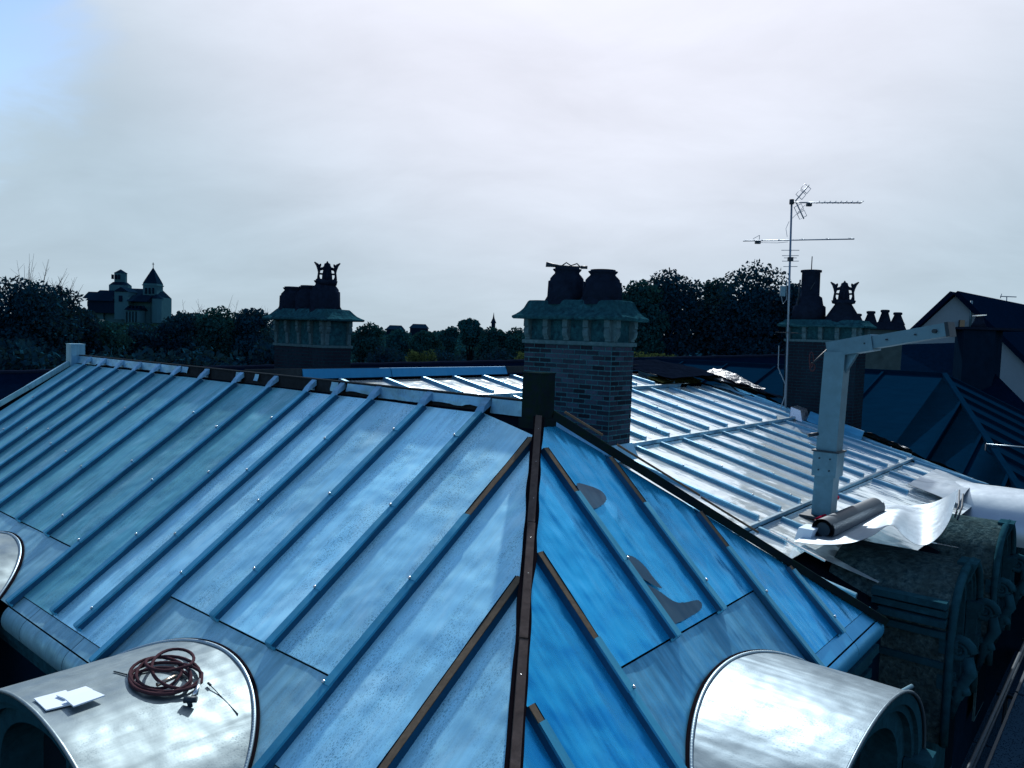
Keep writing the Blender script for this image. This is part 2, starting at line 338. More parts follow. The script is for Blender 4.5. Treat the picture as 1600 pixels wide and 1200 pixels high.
hill('far_hill', [(200, 540), (400, 520), (500, 519), (620, 521), (700, 523), (800, 524), (900, 526), (1100, 528), (1400, 540), (1700, 550)], 620, 160, M['hill'])

# ------------------------------------------------------------------ THE HOUSE
house = thing('zinc_roofed_house', W(3, 0, -12.9), 'large house under a ribbed blue-grey zinc roof with two hips, seen from its own scaffold', 'house')
def hsurf(a): return 0
# --- roof boarding under the sheets (closed underside) 
def decks():
    h = -.085
    m = MB(); m.face([P1(-2.3, -3.15, h), P1(11.7, -3.15, h), P1(11.35, -.02, h), P1(0, 0, h)]); m.build('roof_boarding', M['deck'], house)
    m = MB(); m.face([P2(-2.42, 3.4, h), P2(-2.35, -3.2, h), P2(0, 0, h)]); m.build('roof_boarding', M['deck'], house)
    # slope of the wing turned away from the camera, and the back slopes
    def P5(a, b, h=0): return W(a, b, ZR-b*.697-.1)
    m = MB(); m.face([P5(-.02, .02), P5(AM, .02), P5(-2.45, 3.42)]); m.build('back_slope', M['apron1'], house)
    m = MB(); m.face([P3(AM, .05, -.14), P3(AM, 13.2, -.14), P3(4.6, 13.9, -.14), P3(-2.3, 13.9, -.24), P3(-2.3, 3.3, -.24)]); m.build('roof_boarding', M['deck'], house)
    m = MB(); m.face([W(AM, .1, -.8), W(AM, 13.2, -.8), W(AM+6, 13.2, -3.4), W(AM+6, .1, -3.4)]); m.build('back_slope', M['slate'], house)
    m = MB(); m.face([W(0, .02, -.76), W(11.35, .02, -.76), W(11.7, 3.4, -3.2), W(-2.4, 3.4, -3.2)]); 
    m = MB(); m.face([W(AM, .02, -.78), W(11.35, .02, -.78), W(11.9, 3.4, -3.2), W(AM, 3.4, -3.2)]); m.build('back_slope', M['slate'], house)
    m = MB(); m.face([W(11.35, 0, -.78), W(11.38, 0, -.78), W(12.6, 3.4, -3.2), W(12.6, -3.3, -3.2)]); m.build('back_slope', M['slate'], house)
decks()
# --- zinc sheets
def sheet(P, c, mat, name='zinc_sheet', nu=6, nv=14, amp=.004, h=-.05, edge=.012, label=None):
    """c = four (a,b) corners: topL topR botR botL in slope coordinates; gently dented pan with turned edges"""
    m = MB(); sd = rnd.random()*50
    def co(u, v):
        a = (c[0][0]*(1-u)+c[1][0]*u)*(1-v)+(c[3][0]*(1-u)+c[2][0]*u)*v; b = (c[0][1]*(1-u)+c[1][1]*u)*(1-v)+(c[3][1]*(1-u)+c[2][1]*u)*v
        e = min(1, 6*min(u, 1-u)); w = noise.noise(Vector((a*1.3+sd, b*1.3, sd)))*amp*2 + noise.noise(Vector((a*3.5, b*3.5+sd, 3)))*amp*.7
        hh = h(v) if callable(h) else h
        return P(a, b, hh+w*e)
    m.grid(co, nu, nv)
    # turned-down front edge at the bottom
    q = [co(k/nu, 1) for k in range(nu+1)]
    for k in range(nu):
        d = P(c[3][0], c[3][1], -edge)-P(c[3][0], c[3][1], 0); m.face([q[k], q[k+1], q[k+1]+d, q[k]+d])
    # fix winding so faces point outward
    f0 = m.f[0]; v0, v1, v2 = (m.v[f0[0]], m.v[f0[1]], m.v[f0[2]])
    if (v1-v0).cross(v2-v0).z < 0: m.f = [f[::-1] for f in m.f]
    return m.build(name, mat, house, label=label)
clipm = MB()
clipm.lathe((0, 0, 0), [(.012, 0), (.015, .005), (.013, .011), (.006, .015)], 8)
CLIP = bpy.data.meshes.new('clip'); CLIP.from_pydata([tuple(v) for v in clipm.v], [], clipm.f); CLIP.materials.append(M['clip']); CLIP.polygons.foreach_set('use_smooth', [True]*len(CLIP.polygons))
def slope_rot(nv, dv):
    x = dv.normalized(); z = nv.normalized(); y = z.cross(x); return Matrix((x, y, z)).transposed().to_euler()
def batten(P, Nv, p, q, w=.082, hgt=.066, mat=None, base=-.055, seg=1.02, wood=(0, 0), clips=True, clipside=1, cap_from=0.0, name='batten', off0=None):
    """wooden roll from slope point p to q (a,b) with zinc cover strips laid over it in lengths; wood = length left bare at top"""
    mat = mat or M['batten']
    A_ = P(p[0], p[1], base); B_ = P(q[0], q[1], base); L = (B_-A_).length; d = (B_-A_)/L; s = d.cross(Nv).normalized()
    m = MB()
    wb = w*.5
    m.prism([A_-s*wb, A_+s*wb, B_+s*wb, B_-s*wb], [A_-s*wb*.72+Nv*(hgt-.012), A_+s*wb*.72+Nv*(hgt-.012), B_+s*wb*.72+Nv*(hgt-.012), B_-s*wb*.72+Nv*(hgt-.012)])
    o = m.build(name, M['palewood'] if wood[0] > 0 else M['galv'], house)
    # turned-up sheet edges each side of the batten
    for sg in (-1, 1):
        m = MB(); n = max(2, int(L/.25))
        def E(u, v, sg=sg):
            t = u*L; up = (hgt*(.86+.10*noise.noise(Vector((t*2.1+p[0]*7, sg, p[1]*3)))))*v
            return A_+d*t+s*(sg*(wb+.010-.012*v))+Nv*up
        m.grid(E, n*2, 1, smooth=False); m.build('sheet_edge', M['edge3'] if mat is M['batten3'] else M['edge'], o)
    t = max(wood[0], cap_from); k = 0
    t0 = t; first = rnd.uniform(.35, 1.0)*seg if off0 is None else off0
    while t < L-.02:
        t1 = min(L, t+(first if k == 0 else seg));
        if L-t1 < .12: t1 = L
        m = MB(); a = A_+d*t; b = A_+d*(t1+(.03 if t1 < L else .0)); lift = .003+.004*0; tw = w*.5+.004
        up0 = Nv*(hgt+.001); up1 = Nv*(hgt+.006)
        m.prism([a-s*tw*.90+Nv*(hgt-.016), a+s*tw*.90+Nv*(hgt-.016), b+s*(tw*.93)+Nv*(hgt-.012), b-s*(tw*.93)+Nv*(hgt-.012)], [a-s*tw*.80+up0, a+s*tw*.80+up0, b+s*tw*.83+up1, b-s*tw*.83+up1])
        m.build('cover_strip', mat, o)
        if clips and t1 < L-.05 and rnd.random() > .12:
            linked('clip', CLIP, o, b+s*(clipside*(tw*.75))+Nv*(hgt+.004)-d*.012, slope_rot(Nv, d))
        t = t1; k += 1
    # end stop
    m = MB(); e = B_; m.prism([e-s*(wb+.012)-d*.01, e+s*(wb+.012)-d*.01, e+s*(wb+.012)+d*.012, e-s*(wb+.012)+d*.012], [e-s*wb*.8-d*.01+Nv*hgt*1.06, e+s*wb*.8-d*.01+Nv*hgt*1.06, e+s*wb*.8+d*.008+Nv*hgt*1.0, e-s*wb*.8+d*.008+Nv*hgt*1.0]); m.build('end_stop', mat, o)
    return o
# ---- left slope (P1)
HB = 1.363                                              # hip line: b = -HB*|a|
B1 = [-1.08, -.18, .68, 1.555, 2.43, 3.12, 3.72, 4.58, 5.45, 6.42, 7.28, 7.98, 8.64, 9.33, 10.05, 10.7]
TOP = -.10
def top1(a): return TOP if a > -.07 else a*HB-.05
edges = [-2.25]+B1+[11.3]
for k in range(len(edges)-1):
    a0, a1 = edges[k], edges[k+1]; mid = (a0+a1)/2
    bot = -3.15
    if -.18 <= mid <= 2.43 or 4.58 <= mid <= 8.0: bot = -2.59
    e0, e1 = a0+.005, a1-.005
    tl, tr = top1(a0), top1(a1)
    if k == 0: c = [(-2.2, -3.05), (a1, tr), (a1, bot), (-2.27, bot)]; c = [(a0, bot+.02), (e1, tr), (e1, bot), (a0, bot)]
    else: c = [(e0, tl), (e1, tr), (e1, bot), (e0, bot)]
    if k == len(edges)-2: c[2] = (a1+.28, bot)
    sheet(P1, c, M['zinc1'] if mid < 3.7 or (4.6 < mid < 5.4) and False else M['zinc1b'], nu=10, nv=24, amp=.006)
for a in B1:
    top = -.13 if a > -.1 else a*HB-.10
    long_ = a in (-1.08, 2.43, 4.58)
    bot = -3.26 if long_ else (-3.13 if (2.43 < a < 4.58 or a > 8.1) else -2.60)
    if a == -.18: bot = -3.26
    wood = (0, 0)
    if a == -.18: wood = (1.06, 0)
    if a == -1.08: wood = (9, 0)
    batten(P1, N1, (a, top), (a, bot), wood=wood, mat=M['batten'], clipside=1)
# apron sheets round the dormers, eave strip and eave roll
def apron(P, c, mat, **k): return sheet(P, c, mat, name='apron_sheet', nu=16, nv=10, amp=.008, h=-.062, **k)
apron(P1, [(-.175, -2.60), (2.42, -2.60), (2.42, -3.27), (-.175, -3.27)], M['apron1'])
apron(P1, [(4.59, -2.60), (8.0, -2.60), (8.0, -3.27), (4.59, -3.27)], M['apron1'])
def eave(P, Nv, Rv, seams, s0, s1, roll, mat, swap=False, out=None):
    """flat strip from s0 to s1 then a rounded roll; s = plan distance from ridge; seams = contour coordinates"""
    for i in range(len(seams)-1):
        u0, u1 = seams[i]+.004, seams[i+1]-.004
        pt = (lambda c, s, h: P(c, -s, h)) if not swap else (lambda c, s, h: P(-s, c, h))
        m = MB(); m.grid(lambda u, v: pt(u0*(1-u)+u1*u, s0*(1-v)+s1*v, -.064-.002*v), 6, 2, flip=not swap); 
        if out is None or i in out: m.build('eave_strip', mat, house)
        m = MB()
        def RR(u, v):
            c = u0*(1-u)+u1*u; base = pt(c, s1+.012, -.060); th = v*math.radians(112); r = .17
            o = base - Nv*r; dv = Rv
            return o + Nv*(r*math.cos(th)) + dv*(r*math.sin(th)*1.0)
        m.grid(RR, 6, 10, flip=not swap); m.build('eave_roll', mat, house)
eave(P1, N1, R1, [-2.25, -1.08, -.18], 3.155, 3.27, .16, M['apron1'])
eave(P1, N1, R1, [2.43, 2.95, 4.05, 4.60], 3.155, 3.27, .16, M['apron1'])
eave(P1, N1, R1, [8.0, 9.1, 10.2, 11.3], 3.155, 3.27, .16, M['apron1'])
# ---- hip end (P2): left limit b=-HB|a|, right limit b=HR|a|
HR = 1.395
B2 = [-2.21, -1.262, -.322, .566, 1.413, 2.325]
def top2(b): return (-(-b)/HB-.045) if b < 0 else (-b/HR-.035)
E2 = [-3.1]+B2+[3.28]
for k in range(len(E2)-1):
    b0, b1 = E2[k], E2[k+1]; mid = (b0+b1)/2
    bot = -1.775 if -1.26 < mid < 1.41 else -2.345
    e0, e1 = b0+.005, b1-.005
    if b0 < 0 < b1:      # apex panel in two sheets meeting at the peak
        sheet(P2, [(top2(e0), e0), (-.06, 0), (bot, 0), (bot, e0)], M['zinc2'], nu=6, nv=18, amp=.004)
        sheet(P2, [(-.06, .001), (top2(e1), e1), (bot, e1), (bot, .001)], M['zinc2'], nu=6, nv=18, amp=.004)
    elif k == 0: sheet(P2, [(bot, -3.17), (top2(e1), e1), (bot, e1), (bot-.001, -3.1)], M['zinc2'], nu=8, nv=14)
    elif k == len(E2)-2: sheet(P2, [(top2(e0), e0), (bot, e1), (bot-.001, e1), (bot, e0)], M['zinc2'], nu=8, nv=14)
    else: sheet(P2, [(top2(e0), e0), (top2(e1), e1), (bot, e1), (bot, e0)], M['zinc2'], nu=8, nv=18, amp=.005)
for b, bot, wood, in ((-2.21, -2.44, .12), (-1.262, -1.80, .78), (-.322, -1.79, .52), (.566, -1.79, .58), (1.413, -2.44, .45), (2.325, -2.36, .05)):
    if b == -1.262: bot = -2.44
    batten(P2, N2, (top2(b)-.06, b), (bot, b), wood=(wood, 0), mat=M['batten'], w=.08, clipside=-1)
apron(P2, [(-1.785, -1.255), (-1.785, 1.405), (-2.44, 1.405), (-2.44, -1.255)], M['apron2'])
eave(P2, N2, R2, [-3.1, -2.21, -1.262], 2.35, 2.455, .17, M['apron2'], swap=True)
eave(P2, N2, R2, [1.413, 2.5, 3.5], 2.35, 2.455, .17, M['eave2'], swap=True)
def puddle(pts, seed):
    m = MB(); n = 90; P_ = []
    for k in range(n):
        x = k/n*len(pts); i = int(x); f = x-i; p0, p1, p2, p3 = [pts[(i+j) % len(pts)] for j in (-1, 0, 1, 2)]
        q = [.5*(2*p1[c]+(p2[c]-p0[c])*f+(2*p0[c]-5*p1[c]+4*p2[c]-p3[c])*f*f+(3*p1[c]-p0[c]-3*p2[c]+p3[c])*f**3) for c in (0, 1)]
        q = [q[0]+noise.noise(Vector((k*.9, seed, 0)))*.007, q[1]+noise.noise(Vector((k*.9, seed, 7)))*.007]; P_.append(q)
    m.face([P2(q[0], q[1], -.033) for q in P_]); 
    if (m.v[1]-m.v[0]).cross(m.v[2]-m.v[0]).z < 0: m.f = [m.f[0][::-1]]
    m.build('wet_patch', M['wet'], house)
def px2(l): 
    out = []
    for x, y in l:
        d = ray(x, y); q0 = W(0, 0, ZR); q = d*(q0.dot(N2)/d.dot(N2)); out.append(((q-A0).dot(D1), (q-A0).dot(D2)))
    return out
puddle(px2([(905, 752), (925, 756), (943, 764), (951, 776), (944, 786), (929, 792), (921, 786), (911, 768)]), 1)
puddle(px2([(973, 864), (992, 866), (1010, 880), (1024, 898), (1038, 916), (1020, 908), (996, 892), (982, 878)]), 2)
puddle(px2([(1000, 905), (1030, 918), (1062, 938), (1095, 935), (1098, 950), (1060, 972), (1046, 978), (1022, 940)]), 3)
# ---- hips and ridge
def strip(pts, w, h, mat, name, up=UP, wob=0, label=None, parent=None, seg=None):
    for i in range(len(pts)-1):
        m = MB(); m.bar(pts[i], pts[i+1], w, h, up); m.build(name, mat, parent or house, label=label)
hipN = (N1+N2).normalized()
def HIPP(t, h=0): return W(-t, -HB*t, ZR-T2*t)+hipN*h      # t = distance in a
def wobbly(p, q, w, h, mat, name, up, amp, seed, n=26, label=None, hz=0):
    d = (q-p).normalized(); s = d.cross(up).normalized(); u = s.cross(d).normalized(); m = MB()
    L = (q-p).length
    def row(k):
        t = k/n; c = p+(q-p)*t; a1 = noise.noise(Vector((t*L*2.4, seed, 0)))*amp; a2 = noise.noise(Vector((t*L*2.4, seed+9, 5)))*amp
        return [c-s*(w/2+a1)-u*h/2, c+s*(w/2+a2)-u*h/2, c+s*(w/2+a2)+u*h/2, c-s*(w/2+a1)+u*h/2]
    for k in range(n+1): m.v += row(k)
    for k in range(n):
        for j in range(4): a = k*4+j; b = k*4+(j+1) % 4; m.f.append((a, b, b+4, a+4)); m.sm.append(False)
    m.f += [(3, 2, 1, 0), (n*4, n*4+1, n*4+2, n*4+3)]; m.sm += [False]*2
    return m.build(name, mat, house, label=label)
wobbly(HIPP(.05, -.04), HIPP(2.42, -.04), .108, .05, M['black'], 'hip_underlay', hipN, .028, 3, n=60)
for i, (t0, t1) in enumerate(((.10, .86), (.866, 1.45), (1.456, 2.42))):
    m = MB(); dv = Vector((.004*(i-1), 0, 0)); m.bar(HIPP(t0, .012)+dv, HIPP(t1, .012+.004*i)+dv, .060, .07, hipN); ob = m.build('hip_board', M['hipwood'], house, label='bare weathered wooden hip board')
    for q in range(3):
        tt = t0+(t1-t0)*(.15+.33*q); linked('nail', CLIP, ob, HIPP(tt, .046), (0, 0, 0)).scale = (.35, .35, .2)
hipN2 = (N2 + (D2*s1_+UP*c1_)).normalized()
def HIPR(t, h=0): return W(-t, HR*t, ZR-T2*t)+hipN2*h
wobbly(HIPR(.08, .01), HIPR(2.5, -.03), .075, .085, M['darkwood'], 'hip_beam', hipN2, .012, 21, n=40, label='dark damp hip timber not yet covered')
for (t0, t1, hh) in ((.12, .36, .085), (.46, 1.02, .08), (1.04, 1.45, .07)):
    m = MB(); m.bar(HIPR(t0, hh)+D2*.03, HIPR(t1, hh)+D2*.03, .035, .022, hipN2); m.build('hip_lath', M['palewood'], house)
# ridge of the wing: board, then zinc upstands with cut edges
m = MB(); m.box(W(5.65, .03, -.735), D1*5.72, D2*.022, UP*.085); m.build('ridge_board', M['wood'], house)
m = MB(); m.box(W(5.65, .035, -.643), D1*5.72, D2*.045, UP*.008); m.build('ridge_lath', M['wood'], house)
def flashing(a0, a1, drop, seed, mat, amp=.03, hi=-.655, b=-.0):
    n = max(4, int((a1-a0)/.06)); m = MB()
    def F(u, v):
        a = a0+(a1-a0)*u; lo = hi-drop+noise.noise(Vector((a*5, seed, 0)))*amp+noise.noise(Vector((a*17, seed, 2)))*amp*.35
        z = hi*(1-v)+lo*v; return W(a, b-.012-.028*v-abs(noise.noise(Vector((a*3, v*2, seed))))*.012, z)
    m.grid(F, n, 3, smooth=False, flip=True); m.build('ridge_flashing', mat, house)
fl = [(.06, .62, .15, .004), (.66, 1.52, .10, .035), (1.60, 2.40, .13, .006), (2.45, 3.02, .10, .02), (3.2, 3.34, .11, .03), (3.66, 3.76, .13, .03), (5.0, 5.1, .1, .03), (5.42, 5.6, .12, .03), (6.35, 6.5, .12, .02), (7.0, 7.2, .1, .03), (7.35, 9.2, .12, .012), (9.2, 10.4, .12, .01), (10.4, 11.3, .14, .003)]
for i, (a0, a1, dr, am) in enumerate(fl): flashing(a0, a1, dr, i*3.1, M['upstand'], am)
for a in B1[2:]:            # turned-up caps where battens meet the ridge
    m = MB(); m.prism([W(a-.06, -.15, -.80), W(a+.06, -.15, -.80), W(a+.06, -.01, -.72), W(a-.06, -.01, -.72)], [W(a-.045, -.11, -.735), W(a+.045, -.11, -.735), W(a+.045, -.005, -.645), W(a-.045, -.005, -.645)]); m.build('batten_saddle', M['upstand'], house)
# finials
def finial(a, b, z0, z1, w, mat, label, lean=0):
    m = MB(); o = W(a, b, z0); m.prism([o-D1*w-D2*w, o+D1*w-D2*w, o+D1*w+D2*w, o-D1*w+D2*w][::1], [Vector((p.x, p.y, z1))+D2*lean for p in [o-D1*w-D2*w, o+D1*w-D2*w, o+D1*w+D2*w, o-D1*w+D2*w]])
    fo = m.build('finial_box', mat, house, label=label)
    m = MB(); m.box(W(a, b, z1+.006), D1*(w+.006), D2*(w+.006), UP*.006); m.build('finial_lid', mat, fo)
    return fo
finial(.02, .0, -.95, -.36, .115, M['darkwood'], 'dark wooden box finial at the peak of the hip end')
m = MB(); m.box(W(.02, .0, -.90), D1*.135, D2*.135, UP*.10); m.build('finial_skirt', M['darkwood'], house)
finial(11.38, -.02, -.85, -.44, .125, M['upstand'], 'square zinc box finial at the far end of the ridge')
m = MB()
pts = [W(11.42, -.1, -.79), W(11.5, -.8, -1.26), W(11.75, -1.6, -1.83), W(12.0, -3.2, -2.97)]
for i in range(3): m.bar(pts[i], pts[i+1], .10, .09, UP)
m.build('hip_roll', M['apron1'], house)

# ---- main roof (P3): stepped rows of sheets
ROWS = [(AM-.04, 4.66), (4.62, 2.18), (2.14, -.47), (-.51, -2.15)]
R0B = [.9, 1.95, 2.92, 3.83, 4.66, 5.51, 6.4, 7.27, 8.12, 8.97, 9.82, 10.67, 11.69, 12.5]
R1B = [3.4, 4.27, 5.16, 6.01, 6.87, 7.72, 8.55, 9.44, 10.35, 11.33, 12.25, 13.1, 13.85]
R2B = [2.1, 2.98, 3.84, 4.70, 5.56, 6.42, 7.29, 8.15, 9.05, 9.97, 10.85, 11.72, 12.66, 13.4, 13.88]
R3B = [3.6, 4.5, 5.4, 6.9, 8.1, 10.3, 11.6, 12.7, 13.85]
def rowh(v): return -.135+.085*v
for (a0, a1), Bs, st in zip(ROWS, (R0B, R1B, R2B, R3B), (0, 0, 0, 0)):
    def Bh(a, a0=a0, a1=a1): return -.135+.085*(a0-a)/(a0-a1)
    def PP(a, b, h=0, Bh=Bh): return P3(a, b, Bh(a)+h)
    nv_ = (PP(a1, 0)-PP(a0, 0)).cross(D2).normalized(); nv_ = nv_ if nv_.z > 0 else -nv_
    for i in range(len(Bs)-1):
        ae = a1 if (a0 > 0 or Bs[i] > 4.4) else -1.22
        sheet(PP, [(a0, Bs[i]+.004), (a0, Bs[i+1]-.004), (ae, Bs[i+1]-.004), (ae, Bs[i]+.004)], M['zinc3'], nu=5, nv=12, amp=.003, h=0)
    for b in Bs:
        if (a0 > 5 and b > 12): continue
        if a0 < 0 and b in (4.5, 5.4): e1 = -.95
        elif a0 < 0 and b in (6.9, 10.3): e1 = -1.2
        else: e1 = a1+.03
        batten(PP, nv_, (a0-.05, b), (e1, b), w=.066, hgt=.062, base=0.0, mat=M['batten3'], seg=1.25, clips=True, clipside=0, off0=rnd.choice((.55, .9, 1.2)))
# step risers and their bright lips
for a, b0, b1 in ((4.64, 2.9, 12.0), (2.16, 3.2, 13.88), (-.49, 3.2, 13.9)):
    m = MB(); m.box(P3(a, (b0+b1)/2, -.092)+N3*.0, D2*((b1-b0)/2), N3*.045, R3*.006); m.build('step_riser', M['upstand'], house)
    m = MB(); m.box(P3(a, (b0+b1)/2, -.043)+R3*.004, D2*((b1-b0)/2), N3*.006, R3*.018); m.build('step_lip', M['galv'], house)
# main ridge: blue upstand and the timber beyond it
m = MB(); m.box(W(AM+.02, 1.55, -.69), D2*1.3, D1*.02, UP*.06); m.build('main_ridge_board', M['wood'], house)
for b0, b1 in ((1.25, 3.1), (3.12, 6.3)):
    m = MB(); m.prism([W(AM-.05, b0, -.79), W(AM-.05, b1, -.79), W(AM+.06, b1, -.79), W(AM+.06, b0, -.79)], [W(AM+.0, b0, -.635), W(AM+.0, b1, -.635), W(AM+.04, b1, -.635), W(AM+.04, b0, -.635)]); m.build('main_ridge_upstand', M['ridgecap'], house)
m = MB(); m.box(W(AM, 9.7, -.70), D2*3.4, D1*.03, UP*.07); m.build('main_ridge_board', M['wood'], house)
# right verge: bright turned edge and the mossy rubble of the unfinished hip
m = MB(); m.bar(P3(4.4, 13.92, -.02), P3(-2.15, 13.92, -.07), .06, .10, N3); m.build('verge_roll', M['batten3'], house)
def rough(name, mat, fn, nu, nv, amp, parent=None, thick=.06, **k):
    m = MB(); s = rnd.random()*30
    def F(u, v):
        p = fn(u, v); return p+UP*(noise.noise(p*3.1+Vector((s, 0, 0)))*amp+noise.noise(p*9+Vector((0, s, 0)))*amp*.5)
    m.grid(F, nu, nv, smooth=False)
    m.grid(lambda u, v: F(u, v)-UP*thick, nu, nv, smooth=False, flip=True)
    return m.build(name, mat, parent, **k)
rough('verge_rubble', M['darkwood'], lambda u, v: W(3.2-4.6*u, 13.98+.55*v, ZR-(AM-(3.2-4.6*u))*T3+.05-.25*v), 50, 6, .07, house, .2)
rough('verge_rubble', M['foil'], lambda u, v: W(.9-1.3*u, 14.02+.35*v, ZR-(AM-(.9-1.3*u))*T3+.11-.12*v), 30, 5, .07, house, .03, label='crumpled pale metal and rubble along the unfinished roof edge')
rough('moss_patch', M['moss'], lambda u, v: P3(5.1-.45*u, 11.0+2.3*v, .0), 10, 24, .03, house, .05, label='patch of moss on the unfinished corner of the main roof')
rough('verge_rubble', M['darkwood'], lambda u, v: W(5.7-2.6*u, 13.3+.9*v+.6*u, -.74-.62*u*.95+.05-.2*v), 30, 10, .06, house, .2)
m = MB(); a_ = 2.3; m.prism([P3(2.25, 13.35, -.1), P3(1.95, 13.35, -.1), P3(1.95, 13.95, -.1), P3(2.25, 13.95, -.1)], [P3(2.35, 13.45, .14), P3(2.1, 13.45, .14), P3(2.1, 13.9, .16), P3(2.35, 13.9, .16)]); m.build('step_saddle', M['newzinc'], house)
m = MB(); m.prism([P3(1.9, 13.5, -.06), P3(.6, 13.5, -.06), P3(.6, 13.55, -.06), P3(1.9, 13.55, -.06)], [P3(1.95, 13.72, .16), P3(.65, 13.72, .16), P3(.65, 13.78, .16), P3(1.95, 13.78, .16)]); m.build('chimney_apron', M['apron2'], house)

# ------------------------------------------------------------------ dormers (children of the house)
def dormer(side, cc, w, zt, h, front, mat, smat, label, seam=True, back=None, legs=.75, stone=False, glass=True):
    def Q(s, o, z): return W(s, -o, z) if side == 1 else W(-o, s, z)      # o = distance out from the ridge line
    T = T1 if side == 1 else (T2 if side == 2 else T3)
    def roofo(z): 
        if side == 3: return (ZR-.09-z)/T3-AM
        return (ZR-.05-z)/T
    m = MB(); nu = 48
    def arc(u, k=1.0, dz=0):
        # u 0..1 : left leg, half ellipse, right leg
        if u < .12: return cc-w*k, zt-h-legs*(1-u/.12)
        if u > .88: return cc+w*k, zt-h-legs*((u-.88)/.12)
        ph = math.pi*(1-(u-.12)/.76); return cc+w*k*math.cos(ph), zt-h+h*k*math.sin(ph)
    def S(u, v):
        s, z = arc(u); o0 = min(front-.02, roofo(z)-.03) if back is None else back
        o = o0*(1-v)+front*v; wv = 1+.004*noise.noise(Vector((s*2, o*2, side)))
        return Q(cc+(s-cc)*wv, o, z+.006*noise.noise(Vector((s*3+9, o*3, 1))))
    m.grid(S, nu*2, 10); 
    if side == 1: m.f = [f[::-1] for f in m.f]
    body = m.build('dormer_cover', mat, house, label=label)
    # rolled front edge of the cover
    if not stone:
        m = MB(); m.tube([Q(arc(u)[0], front, arc(u)[1]) for u in [i/60 for i in range(61)]], .014, 6); m.build('front_edge', mat, body)
    else:
        m = MB(); pts = [arc(i/60, 1.0) for i in range(61)]
        m.tube([Q(p[0], front+.02, p[1]) for p in pts], .05, 6); m.build('front_edge', smat, body)
    # carved stone front: concentric arches stepping inward
    def ring(k0, k1, f0, f1, name, mt):
        m = MB(); n = 48
        for i in range(n):
            u0, u1 = i/n, (i+1)/n
            a0, a1, b0, b1 = arc(u0, k0), arc(u1, k0), arc(u0, k1), arc(u1, k1)
            if k1 < 1: pass
            m.face([Q(*[a0[0], f0, a0[1]]), Q(*[a1[0], f0, a1[1]]), Q(b1[0], f0, b1[1]), Q(b0[0], f0, b0[1])])
            m.face([Q(b0[0], f0, b0[1]), Q(b1[0], f0, b1[1]), Q(b1[0], f1, b1[1]), Q(b0[0], f1, b0[1])])
        m.build(name, mt, body)
    ring(.985, .90, front-.015, front-.05, 'arch_moulding', smat); ring(.90, .84, front-.05, front-.11, 'arch_moulding', smat)
    ring(.84, .70, front-.11, front-.45, 'arch_reveal', smat)
    m = MB(); m.face([Q(*[arc(u, .705)[0], front-.42, arc(u, .705)[1]]) for u in [i/40 for i in range(41)]]); wn = m.build('window_pane', M['glass'], body)
    for k in (-.28, .28):
        m = MB(); m.box(Q(cc+k*w, front-.40, zt-h-.1), (D1 if side == 1 else D2)*.025, (D2 if side == 1 else D1)*.02, UP*(h*.75)); m.build('window_bar', smat, body)
    # console blocks carved at the foot of the arch
    for sg in (-1, 1):
        m = MB(); ax = D1 if side == 1 else D2; ou = -D2 if side == 1 else -D1
        for j, (zz, pr_, hh) in enumerate(((-.02, .10, .05), (-.12, .06, .05), (-.30, .03, .13), (-.52, .07, .09), (-.66, .03, .06))):
            m.box(Q(cc+sg*w*.90, front-.05+pr_*.5, zt-h+zz), ax*(w*.085+pr_*.3), ou*(.05+pr_*.5), UP*hh)
        m.build('console', smat, body)
    if stone:
        for sg in (-1, 1):
            m = MB(); ax = D2; ou = -D1
            for (cz, r0) in ((zt-h-.10, .15), (zt-h-.62, .11)):
                sp = []
                for k in range(26):
                    th = k*.5; rr = r0*(1-k/30); sp.append(Q(cc+sg*w*.93, front+.10, cz)+ou*(rr*math.cos(th))+UP*(rr*math.sin(th)))
                m.tube(sp, [.06*(1-k/40) for k in range(26)], 6)
            m.tube([Q(cc+sg*w*.93, front+.20, zt-h-.15), Q(cc+sg*w*.93, front+.24, zt-h-.35), Q(cc+sg*w*.93, front+.14, zt-h-.55), Q(cc+sg*w*.93, front+.06, zt-h-.95)], [.06, .08, .07, .04], 6)
            m.build('scroll', smat, body)
        m = MB(); m.prism([Q(cc-.12, front+.02, zt-.26), Q(cc+.12, front+.02, zt-.26), Q(cc+.12, front-.1, zt-.26), Q(cc-.12, front-.1, zt-.26)], [Q(cc-.17, front+.12, zt+.03), Q(cc+.17, front+.12, zt+.03), Q(cc+.17, front-.1, zt+.03), Q(cc-.17, front-.1, zt+.03)]); m.build('keystone', smat, body)
    if seam:
        m = MB(); pts = []
        for i in range(0, 400):
            u = .10+.80*i/399; s, z = arc(u); o = roofo(z)
            pts.append(Q(s, o+.004, z+.004))
        m.tube(pts[::4], .016, 6)
        for i, p in enumerate(pts[::1]):
            if i % 2: continue
            t = (pts[min(i+1, 399)]-pts[max(i-1, 0)]).normalized(); m.lathe(p+UP*.006, [(.004, -.006), (.0105, 0), (.006, .009)], 5, ax=UP)
        m.build('solder_seam', M['galv'], body)
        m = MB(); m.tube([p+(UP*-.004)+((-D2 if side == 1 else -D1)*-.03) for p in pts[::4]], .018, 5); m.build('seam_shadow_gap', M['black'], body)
    return body
dormer(1, 1.152, 1.449, -2.693, .81, 4.157, M['barrel'], M['stone'], 'pale zinc barrel roof of the near left dormer, scuffed, with a beaded seam')
dormer(1, 6.12, 1.449, -2.693, .81, 4.157, M['barrel'], M['stone'], 'pale barrel roof of the dormer cut by the left frame edge')
dormer(2, .0915, 1.72, -2.725, 1.0, 3.27, M['barrel2'], M['stone'], 'shiny zinc barrel roof of the right dormer, end towards the scaffold')
